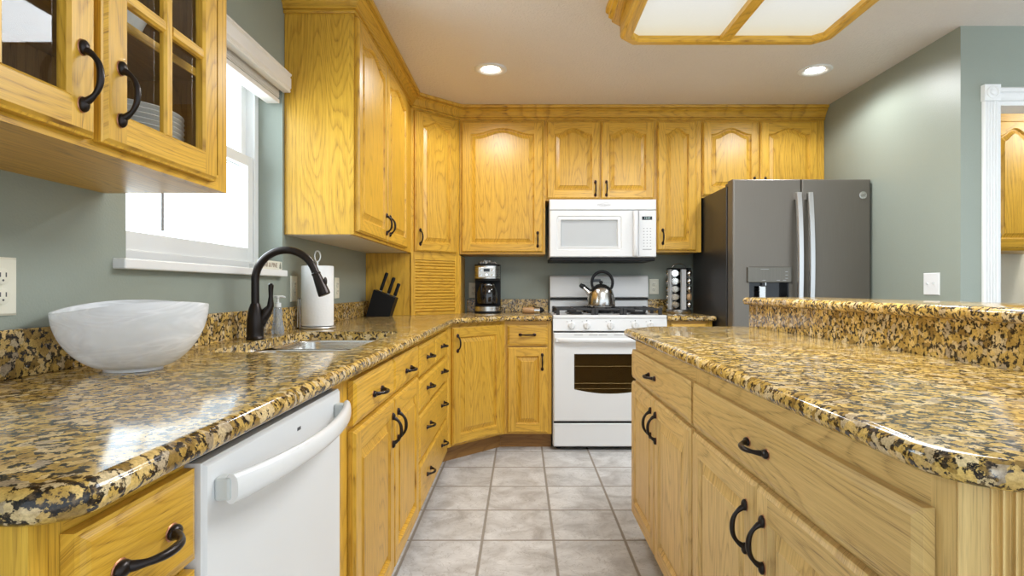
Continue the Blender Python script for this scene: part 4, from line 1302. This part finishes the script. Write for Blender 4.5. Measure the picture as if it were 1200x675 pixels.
b = M(KETTLE); b.tube([(-0.075, 0, 0.085), (-0.100, 0, 0.115), (-0.128, 0, 0.140)], [0.019, 0.015, 0.011], 16); s_ = b.build('spout', BLACK, kt)
b = M(BLACK); b.tube([(-0.124, 0, 0.136), (-0.140, 0, 0.150), (-0.150, 0, 0.158)], [0.0135, 0.0145, 0.012], 14)
b.tube([(-0.145, 0, 0.163), (-0.12, 0, 0.156), (-0.092, 0, 0.132), (-0.078, 0, 0.122)], 0.0045, 8); b.build('whistle_lever', BLACK, kt)

# ------------------------------------------------------------------ microwave
MY = 4.005
mw = thing('microwave', 'white over-the-range microwave hung beneath the short wall cabinet', 'microwave', (0.196, MY, 0))
MW = 0.741
mz0, mz1 = 1.286, 1.686
b = M(WHITE); b.box(0.0, MW, 0.022, YB - MY - 0.002, mz0, mz1 + 0.004); b.build('housing', WHITE, mw, 0.003)
b = M(WHITE); slab(b, 0.0, MW, mz1 - 0.070, mz1 + 0.003, 0.022, -0.004, 0.004, 'x', 0.004); vg = b.build('vent_panel', WHITE, mw)
text_mesh('logo', 'Whirlpool', 0.022, GREYP, vg, Matrix.Translation((0.375, -0.0042, mz1 - 0.036)) @ FRONT, 0.0003, 0.25)
b = M(GREYP)
ov = lambda rx, rz, c_: [(0.375 + rx * cos(a), -0.0046, mz1 - 0.035 + rz * sin(a)) for a in [2 * pi * k_ / 28 for k_ in range(28)]]
lpo = [(0.378 + 0.032 * cos(a), -0.0046, mz1 - 0.034 + 0.011 * sin(a) + 0.006 * cos(a)) for a in [R(200) + R(300) * k_ / 28 for k_ in range(29)]]
b.tube(lpo, 0.0008, 6); b.build('logo_swirl', GREYP, vg)
b = M(WHITE)
dxr = 0.617
x0, x1, z0, z1 = 0.002, dxr, mz0 + 0.004, mz1 - 0.074
rect = lambda d, y, e_=0: [(x0 + d, y, z0 + d), (x1 - d - e_, y, z0 + d), (x1 - d - e_, y, z1 - d), (x0 + d, y, z1 - d)]
def rr(a0, a1, c0, c1, r, y): return [(x, y, z) for x, z in rounded([(a0, c0), (a1, c0), (a1, c1), (a0, c1)], {0: r, 1: r, 2: r, 3: r}, 6)]
r0 = rr(x0, x1, z0, z1, 0.004, 0.02); r1 = rr(x0, x1, z0, z1, 0.004, -0.001); r2 = rr(x0 + 0.004, x1 - 0.004, z0 + 0.004, z1 - 0.004, 0.004, -0.005)
wa = (0.050, 0.500, mz0 + 0.050, mz1 - 0.112)
w1 = rr(*wa, 0.016, -0.005); w2 = rr(wa[0] + 0.004, wa[1] - 0.004, wa[2] + 0.004, wa[3] - 0.004, 0.014, 0.001)
w3 = rr(wa[0] + 0.026, wa[1] - 0.026, wa[2] + 0.024, wa[3] - 0.026, 0.004, -0.003); w4 = rr(wa[0] + 0.030, wa[1] - 0.030, wa[2] + 0.028, wa[3] - 0.030, 0.003, 0.014)
for p, q in zip((r0, r1, r2, w1, w2, w3), (r1, r2, w1, w2, w3, w4)): b.strip(p, q, 'z', None, False)
md = b.build('door', WHITE, mw)
b = M(simple('perforated_window_screen', (0.50, 0.515, 0.52), 0.18)); b.face(rr(wa[0] + 0.030, wa[1] - 0.030, wa[2] + 0.028, wa[3] - 0.030, 0.003, 0.0135)); b.build('window', b.mats[0], md)
b = M(WHITE)
ls = []
for i in range(21):
    t_ = i / 20; z = z0 + 0.006 + (z1 - z0 - 0.012) * t_
    out = -0.014 - 0.020 * (1 - (2 * t_ - 1) ** 4)
    ls.append([(0.592 + 0.016 * cos(a), out + 0.009 * sin(a), z) for a in [2 * pi * k_ / 14 for k_ in range(14)]])
b.loops(ls, 'z', None, True)
for z in (z0 + 0.016, z1 - 0.016): b.box(0.580, 0.604, -0.014, -0.003, z - 0.012, z + 0.012)
b.build('handle', WHITE, md)
b = M(WHITE); slab(b, dxr + 0.002, MW, mz0 + 0.004, mz1 - 0.074, 0.022, -0.005, 0.004, 'x', 0.004); pn = b.build('control_panel', WHITE, mw)
b = M(LCD); b.box(0.642, 0.712, -0.006, -0.004, mz1 - 0.140, mz1 - 0.116); dp = b.build('display', LCD, pn)
text_mesh('digits', '12:00', 0.019, simple('lit_digits', (0.55, 0.75, 0.72), 0.4), dp, Matrix.Translation((0.677, -0.0063, mz1 - 0.128)) @ FRONT, 0.0002)
b = M(GREYP)
for i in range(7):
    for j in range(3):
        b.box(0.650 + j * 0.023, 0.659 + j * 0.023, -0.0055, -0.0045, mz0 + 0.075 + i * 0.0205, mz0 + 0.080 + i * 0.0205)
b.box(0.646, 0.708, -0.0055, -0.0045, mz0 + 0.052, mz0 + 0.058)
b.build('button_marks', GREYP, pn)
b = M(BLACK)
b.box(0.004, MW - 0.004, 0.012, YB - MY - 0.004, mz0 - 0.024, mz0 - 0.001); b.build('underside_vent', BLACK, mw, 0.006)

# ------------------------------------------------------------------ refrigerator
FX0, FX1, FY = 1.292, 2.136, 3.52
fg = thing('refrigerator', 'slate grey french door refrigerator with water dispenser against the right wall', 'refrigerator', (FX0, FY, 0))
FW = FX1 - FX0
b = M(FRIDGE_SIDE); b.box(-0.004, FW, 0.10, 0.80, 0.03, 1.712); b.build('cabinet', FRIDGE_SIDE, fg, 0.004)
b = M(BLACK); b.box(0.01, FW - 0.01, 0.084, 0.10, 0.06, 1.70); b.build('door_gasket', BLACK, fg)
b = M(BLACK); b.box(0.02, FW - 0.02, 0.06, 0.09, 0.0, 0.06); b.build('base_grille', BLACK, fg)
for x in (0.01, FW - 0.11):
    b = M(FRIDGE_SIDE); b.box(x, x + 0.10, 0.055, 0.16, 1.712, 1.733); b.build('hinge_cover', FRIDGE_SIDE, fg, 0.004)
SPL = 1.7125 - FX0
def fdoor(x0, x1, z0, z1, name, hole=None):
    b = M(SLATE)
    def rrd(d, y): return [(x, y, z) for x, z in [(x0 + d, z0 + d), (x1 - d, z0 + d), (x1 - d, z1 - d), (x0 + d, z1 - d)]]
    b.face(rrd(0, 0.084)); ls = [rrd(0, 0.084), rrd(0, 0.010), rrd(0.002, 0.004), rrd(0.006, 0.001), rrd(0.012, 0.0)]
    for p, q in zip(ls, ls[1:]): b.strip(p, q)
    if not hole: b.face(ls[-1])
    else:
        a0, a1, c0, c1 = hole
        hl = lambda y: [(a0, y, c0), (a1, y, c0), (a1, y, c1), (a0, y, c1)]
        b.strip(ls[-1], hl(0.0)); b.strip(hl(0.0), hl(0.07)); b.face(hl(0.07))
    return b.build(name, SLATE, fg)
dh = (0.100, 0.344, 0.86, 1.195)
d1 = fdoor(0.0, SPL - 0.002, 0.74, 1.738, 'door', dh)
d2 = fdoor(SPL + 0.002, FW, 0.74, 1.738, 'door')
fz = fdoor(0.0, FW, 0.07, 0.735, 'freezer_drawer')
# dispenser
b = M(brushed('dispenser_fascia', (0.17, 0.155, 0.13), 0.36, (40, 1, 1))); b.box(0.086, 0.358, -0.014, 0.02, 1.106, 1.202); dp = b.build('dispenser_fascia', b.mats[0], d1, 0.004)
b = M(GREYP)
for x in (0.175, 0.262, 0.300): b.box(x, x + 0.02, -0.0146, -0.0136, 1.118, 1.121)
for z in (1.13, 1.15, 1.17): b.box(0.315, 0.330, -0.0146, -0.0136, z, z + 0.003)
b.box(0.165, 0.215, -0.0146, -0.0136, 1.198 - 0.012, 1.198 - 0.010)
b.build('dispenser_icons', GREYP, dp)
b = M(BLACKG); b.box(dh[0] + 0.001, dh[1] - 0.001, 0.064, 0.069, dh[2] + 0.001, dh[3] - 0.001)
b.box(dh[0] + 0.001, dh[0] + 0.006, 0.004, 0.064, dh[2] + 0.001, dh[3] - 0.001); b.box(dh[1] - 0.006, dh[1] - 0.001, 0.004, 0.064, dh[2] + 0.001, dh[3] - 0.001); b.build('dispenser_recess', BLACKG, d1)
b = M(STEEL); b.box(0.170, 0.212, 0.020, 0.034, 0.97, 1.085); b.build('dispenser_paddle', STEEL, d1, 0.004)
b = M(CHROME); b.tube([(0.213, 0.03, 1.11), (0.213, 0.03, 1.088)], 0.006, 10); b.build('water_spout', CHROME, d1)
def fhandle(x, parent):
    b = M(VSTEEL)
    ls = []
    for i in range(29):
        t_ = i / 28
        z = 0.80 + (1.652 - 0.80) * t_
        out = -0.035 - 0.026 * (1 - (2 * t_ - 1) ** 2)
        hw = 0.0185
        ls.append([(x - hw, out + 0.010, z), (x - hw, out + 0.003, z), (x - hw + 0.006, out - 0.008, z), (x + hw - 0.006, out - 0.008, z), (x + hw, out + 0.003, z), (x + hw, out + 0.010, z)])
    b.loops(ls, 'z', None, True)
    for z in (0.82, 1.632): b.box(x - 0.015, x + 0.015, -0.030, 0.001, z - 0.02, z + 0.02)
    b.build('handle', VSTEEL, parent)
fhandle(SPL - 0.033, d1); fhandle(SPL + 0.036, d2)
b = M(VSTEEL)
ls = []
for i in range(25):
    t_ = i / 24; x = 0.08 + (FW - 0.16) * t_
    out = -0.035 - 0.02 * (1 - (2 * t_ - 1) ** 2)
    ls.append([(x, out + 0.010 * cos(a), 0.66 + 0.016 * sin(a)) for a in [2 * pi * k_ / 10 for k_ in range(10)]])
b.loops(ls, 'x', None, True)
for x in (0.10, FW - 0.10): b.box(x - 0.015, x + 0.015, -0.03, 0.001, 0.648, 0.672)
b.build('handle', VSTEEL, fz)
# round monogram badge
b = M(STEEL)
bx, bz = 0.795, 1.640
b.lathe([(0.023, 0.0), (0.023, 0.004), (0.0195, 0.005), (0.0185, 0.003), (0.0, 0.003)], 32, (bx, 0.0, bz), axis='y'); bd = b.build('badge', STEEL, d2)
text_mesh('monogram', 'GE', 0.022, SLATE, bd, Matrix.Translation((bx, -0.0032, bz)) @ FRONT, 0.0006, 0.3)

# ------------------------------------------------------------------ small appliances on the back worktop
cf = thing('coffee_maker', 'stainless and black drip coffee maker on the back worktop', 'coffee maker', (-0.247, 4.20, ZT + 0.001))
def ushape(hw, yf_, yb_, r, n=14):
    pts = [(hw, yb_), (-hw, yb_)]
    for k_ in range(n + 1):
        a = pi + pi * k_ / n
        pts.append((hw * cos(a), yf_ + r + r * sin(a)))
    return pts
b = M(BLACK)
def up(b, z0, z1, s_, m_=None, yf_=-0.10, yb_=0.10, r=0.07):
    pts = ushape(0.0925 * s_, yf_, yb_, r); pts = pts[::-1]
    b.loops([[(x, y, z0) for x, y in pts], [(x, y, z1) for x, y in pts]], 'z', m_, True)
up(b, 0.0, 0.016, 1.0); up(b, 0.048, 0.06, 0.96); up(b, 0.235, 0.25, 0.96); up(b, 0.340, 0.352, 1.0)
b.box(-0.0925, 0.0925, 0.03, 0.10, 0.016, 0.345)
b.build('housing', BLACK, cf)
b = M(STEEL); up(b, 0.250, 0.340, 0.985); b.build('brew_head', STEEL, cf)
b = M(STEEL); up(b, 0.016, 0.048, 0.985); b.build('base', STEEL, cf)
b = M(WHITE_SHADE); b.box(-0.060, 0.060, -0.1025, -0.094, 0.257, 0.331); cpn = b.build('control_panel', SATIN, cf, 0.003); cpn.data.materials[0] = SATIN
b = M(LCD); b.box(-0.022, 0.022, -0.104, -0.100, 0.298, 0.320); b.build('display', LCD, cpn)
b = M(CHROME); b.lathe([(0.014, 0.100), (0.014, 0.108), (0.011, 0.111), (0.0, 0.111)], 20, (0.0, 0.0, 0.276), axis='y'); b.build('knob', CHROME, cpn)
for x in (-0.043, 0.043):
    for z in (0.274, 0.309):
        b = M(CHROME); b.lathe([(0.008, 0.100), (0.008, 0.105), (0.0, 0.106)], 16, (x, 0, z), axis='y'); b.build('button', CHROME, cpn)
b = M(simple('dark_coffee_glass', (0.012, 0.010, 0.009), 0.05, 0, 0.5))
b.lathe([(0.0, 0.062), (0.058, 0.062), (0.070, 0.072), (0.075, 0.11), (0.073, 0.15), (0.060, 0.19), (0.05, 0.205), (0.05, 0.215), (0.0, 0.216)], 36, (0.0, -0.035, 0.0)); cr = b.build('carafe', b.mats[0], cf)
b = M(SATIN); b.lathe([(0.0512, 0.196), (0.0512, 0.206)], 36, (0.0, -0.035, 0.0)); b.build('carafe_band', SATIN, cr)
b = M(BLACK); b.tube([(-0.03, -0.085, 0.205), (-0.034, -0.128, 0.20), (-0.036, -0.135, 0.17), (-0.036, -0.130, 0.12), (-0.034, -0.108, 0.10)], [0.008, 0.009, 0.009, 0.008, 0.007], 10); b.build('carafe_handle', SATIN, cr)

def film():
    m, nt, b = new_mat('crinkled_clear_film')
    b.inputs['Base Color'].default_value = (0.75, 0.75, 0.74, 1); b.inputs['Roughness'].default_value = 0.08
    b.inputs['Alpha'].default_value = 0.55; b.inputs['Specular IOR Level'].default_value = 1.0
    return m
cb = M(film())
rnd = random.Random(3)
nx, ny = 16, 10
H = [[0.004 + 0.030 * rnd.random() ** 1.6 * sin(pi * (i + 0.4) / (nx + 0.4)) ** 0.5 for j in range(ny + 1)] for i in range(nx + 1)]
P = [[(-0.068 + 0.136 * i / nx + rnd.uniform(-0.004, 0.004), -0.075 + 0.13 * j / ny + rnd.uniform(-0.004, 0.004), H[i][j]) for j in range(ny + 1)] for i in range(nx + 1)]
for i in range(nx):
    for j in range(ny):
        q = [P[i][j], P[i + 1][j], P[i + 1][j + 1], P[i][j + 1]]
        cb.face(q); cb.face([(x, y, z - 0.0015) for x, y, z in q][::-1])
o = cb.build('plastic_bag', cb.mats[0]); o.location = (-0.245, 4.20, ZT + 0.3535)
tag(o, 'crumpled clear plastic bag lying on top of the coffee maker', 'bag')

ut = thing('kitchen_utensil', 'wooden handled utensil with steel collar and black tip, left of the range', 'utensil', (0.010, 4.12, ZT + 0.024))
b = M(oak('pale_handle_wood', (0.55, 0.33, 0.16), (0.45, 0.26, 0.12), (0.35, 0.19, 0.08), (0.2, 0.1, 0.04)))
b.lathe([(0.0, 0.0), (0.019, 0.0), (0.023, 0.006), (0.023, 0.078), (0.021, 0.082), (0.0, 0.082)], 24, axis='x'); b.build('handle', b.mats[0], ut)
b = M(CHROME); b.lathe([(0.0, 0.0825), (0.0225, 0.0825), (0.0225, 0.121), (0.0, 0.121)], 24, axis='x'); b.build('collar', CHROME, ut)
b = M(BLACK); b.lathe([(0.0, 0.1215), (0.021, 0.1215), (0.021, 0.130), (0.008, 0.152), (0.0, 0.154)], 24, axis='x'); b.build('tip', BLACK, ut)

# spice carousel
SX, SY = 1.148, 4.20
sr = thing('spice_carousel', 'revolving steel spice rack on the short worktop beside the refrigerator', 'spice rack', (SX, SY, ZT + 0.001))
b = M(STEEL); b.lathe([(0.0, 0.0), (0.088, 0.0), (0.090, 0.004), (0.090, 0.024), (0.086, 0.028), (0.0, 0.028)], 40); b.build('base', STEEL, sr)
b = M(BLACK); b.lathe([(0.0, 0.318), (0.086, 0.318), (0.088, 0.321), (0.086, 0.326), (0.0, 0.327)], 40); b.build('top_plate', BLACK, sr)
b = M(CHROME); b.tube([(0.05 * cos(a), 0, 0.326 + 0.032 * sin(a)) for a in [pi * k_ / 14 for k_ in range(15)]], 0.003, 8); b.build('carry_handle', CHROME, sr)
b = M(BLACK); b.box(-0.014, 0.014, -0.014, 0.014, 0.0285, 0.3175); b.build('core', BLACK, sr)
def rotz(b, a0, i0):
    for i in range(i0, len(b.v)):
        x, y, z = b.v[i]; b.v[i] = (x * cos(a0) - y * sin(a0), x * sin(a0) + y * cos(a0), z)
for k_ in range(4):
    b = M(ALU); b.box(-0.017, 0.017, -0.078, -0.074, 0.028, 0.318); b.box(-0.017, -0.014, -0.074, -0.058, 0.028, 0.318); b.box(0.014, 0.017, -0.074, -0.058, 0.028, 0.318)
    rotz(b, R(12 + 90 * k_), 0); b.build('upright', ALU, sr)
jm = M(GLASS)
jm.lathe([(0.0, 0.026), (0.021, 0.026), (0.022, 0.028), (0.022, 0.068)], 20, axis='y', m=GLASS)
jm.lathe([(0.0, 0.028), (0.020, 0.028), (0.020, 0.066), (0.0, 0.066)], 16, axis='y', m=simple('dried_herbs', (0.10, 0.075, 0.04), 0.8))
jm.lathe([(0.0245, 0.066), (0.0255, 0.068), (0.0255, 0.084), (0.0235, 0.088), (0.019, 0.088), (0.017, 0.086), (0.0, 0.086)], 24, axis='y', m=CHROME)
j0 = jm.build('spice_jar', GLASS)
jt = None
JG = 'steel capped jars in the spice carousel'
first = True
rown = ('bottom', 'second lowest', 'middle', 'second highest', 'top')
for q, ang in enumerate((-33, 57, 147, -123)):
    for rw in range(5):
        o = j0 if first else j0.copy()
        if not first: COL.objects.link(o)
        first = False
        tan = (q == 1 and rw == 1)
        if tan:
            o.data = j0.data.copy(); o.data.materials[2] = SPICE if o.data.materials[2] == CHROME else SPICE
        o.location = (SX, SY, ZT + 0.062 + rw * 0.0565)
        o.rotation_euler = (0, 0, R(ang))
        side = ('left front', 'right front', 'right rear', 'left rear')[q]
        lab = 'spice jar with tan cap on the right of the carousel, second row up' if tan else 'steel capped spice jar, %s row of the %s column in the carousel' % (rown[rw], side)
        tag(o, lab, 'spice jar', JG)

# ------------------------------------------------------------------ ceiling fixtures
LX0, LX1, LY0, LY1 = 0.449, 1.414, 1.36, 2.685
lf = thing('ceiling_light', 'large oak framed two-panel ceiling light fixture', 'ceiling light', ((LX0 + LX1) / 2, (LY0 + LY1) / 2, CEIL))
cxl, cyl = (LX0 + LX1) / 2, (LY0 + LY1) / 2
def clip(x0, x1, y0, y1, c_): 
    return [(x0 + c_, y0), (x1 - c_, y0), (x1, y0 + c_), (x1, y1 - c_), (x1 - c_, y1), (x0 + c_, y1), (x0, y1 - c_), (x0, y0 + c_)]
def ringp(b, prof, c_=0.066):
    ls = []
    for d, z in prof:
        ls.append([(x - cxl, y - cyl, z - CEIL) for x, y in clip(LX0 + d, LX1 - d, LY0 + d, LY1 - d, c_ - d * 0.586 if d > 0 else c_ - d * 0.586)])
    ls.append(ls[0])
    seg = ('x', 'x', 'y', 'y', 'x', 'x', 'y', 'y')
    for a, c2 in zip(ls, ls[1:]):
        for i in range(8):
            j = (i + 1) % 8
            b.face([a[i], a[j], c2[j], c2[i]], seg[i], None, False, (i * 1.7, i * 2.3))
b = M(OAK)
ringp(b, [(-0.062, CEIL - 0.0005), (-0.062, 2.335), (-0.050, 2.325), (-0.050, 2.310), (-0.036, 2.300), (-0.036, 2.288), (0.03, 2.288), (0.03, CEIL - 0.0005)])
b.build('ceiling_base', OAK, lf)
b = M(OAK)
ringp(b, [(0.0, 2.2875), (0.0, 2.215), (0.006, 2.203), (0.012, 2.200), (0.044, 2.200), (0.050, 2.206), (0.052, 2.226), (0.03, 2.230), (0.03, 2.2875)])
b.box(-0.024, 0.024, LY0 + 0.05 - cyl, LY1 - 0.05 - cyl, 2.203 - CEIL, 2.226 - CEIL, 'y')
b.build('frame', OAK, lf)
b = M(DIFF)
for x0, x1 in ((LX0 + 0.031, cxl - 0.001), (cxl + 0.001, LX1 - 0.031)):
    b = M(DIFF); b.box(x0 - cxl, x1 - cxl, LY0 + 0.031 - cyl, LY1 - 0.031 - cyl, 2.2265 - CEIL, 2.2295 - CEIL); b.build('diffuser', DIFF, lf)
ld = bpy.data.lights.new('fluorescent_light', 'AREA'); ld.shape = 'RECTANGLE'; ld.size = LX1 - LX0 - 0.1; ld.size_y = LY1 - LY0 - 0.1; ld.energy = 34; ld.color = (0.93, 0.97, 1.0)
lo = bpy.data.objects.new('fluorescent_light', ld); COL.objects.link(lo); lo.parent = lf; lo.location = (0, 0, 2.198 - CEIL)

def downlight(x, y, lab, power=20):
    r = thing('recessed_light', lab, 'recessed light', (x, y, CEIL), 0, 'recessed ceiling lights')
    b = M(TRIMW); b.lathe([(0.094, 0.0), (0.095, -0.004), (0.088, -0.008), (0.074, -0.010), (0.062, -0.0055), (0.052, -0.0015), (0.048, 0.0)], 40); b.build('trim_ring', TRIMW, r)
    b = M(LENS); b.lathe([(0.0, -0.006), (0.035, -0.005), (0.051, -0.001)], 32); b.build('lens', LENS, r)
    l = bpy.data.lights.new('downlight', 'SPOT'); l.energy = power; l.spot_size = R(168); l.spot_blend = 0.35; l.shadow_soft_size = 0.06; l.color = (0.96, 0.98, 1.0)
    o = bpy.data.objects.new('downlight', l); COL.objects.link(o); o.parent = r; o.location = (0, 0, -0.03)
downlight(-0.18, 3.375, 'lit recessed ceiling light near the angled corner cabinet')
downlight(1.727, 3.388, 'lit recessed ceiling light near the gray right wall')

# ------------------------------------------------------------------ laundry room beyond the doorway
YFL = 3.66
c = cabinet('wall_cabinet', 'oak wall cabinet seen in the next room through the white doorway', (2.40, YFL, 0), 0, 1.10, 0.355, 1.31, 2.19, toe=False, top=True, group=UG, sl=0.03, sr=0.03, rt=0.06)
x = 0.60
add_door(c, OAK, 0.565, 0.88, 1.325, 2.13, 0.045, (0.60, 1.40))
add_door(c, OAK, 0.888, 1.088, 1.325, 2.13, 0.045, (0.92, 1.40))
add_door(c, OAK, 0.012, 0.220, 1.325, 2.13, 0.045, (0.185, 1.40))
add_door(c, OAK, 0.228, 0.555, 1.325, 2.13, 0.045, (0.52, 1.40))
l = bpy.data.lights.new('laundry_fill_lamp', 'POINT'); l.energy = 14; l.shadow_soft_size = 0.12; l.color = (1.0, 0.95, 0.85)  # unseen lamp and globe, added to brighten the laundry room
lm = thing('laundry_fill_globe', 'unseen white globe light added to brighten the room beyond the doorway', 'ceiling light', (3.75, 3.12, CEIL))
b = M(TRIMW); b.lathe([(0.0, 0.0), (0.11, 0.0), (0.11, -0.02), (0.0, -0.022)], 32); b.build('canopy', TRIMW, lm)
b = M(LENS); b.ellipsoid((0, 0, -0.022), (0.095, 0.095, 0.06), 24, 8, None, -0.5, 0.0); b.build('globe', LENS, lm)
o = bpy.data.objects.new('laundry_fill_lamp', l); COL.objects.link(o); o.parent = lm; o.location = (0, 0, -0.16)
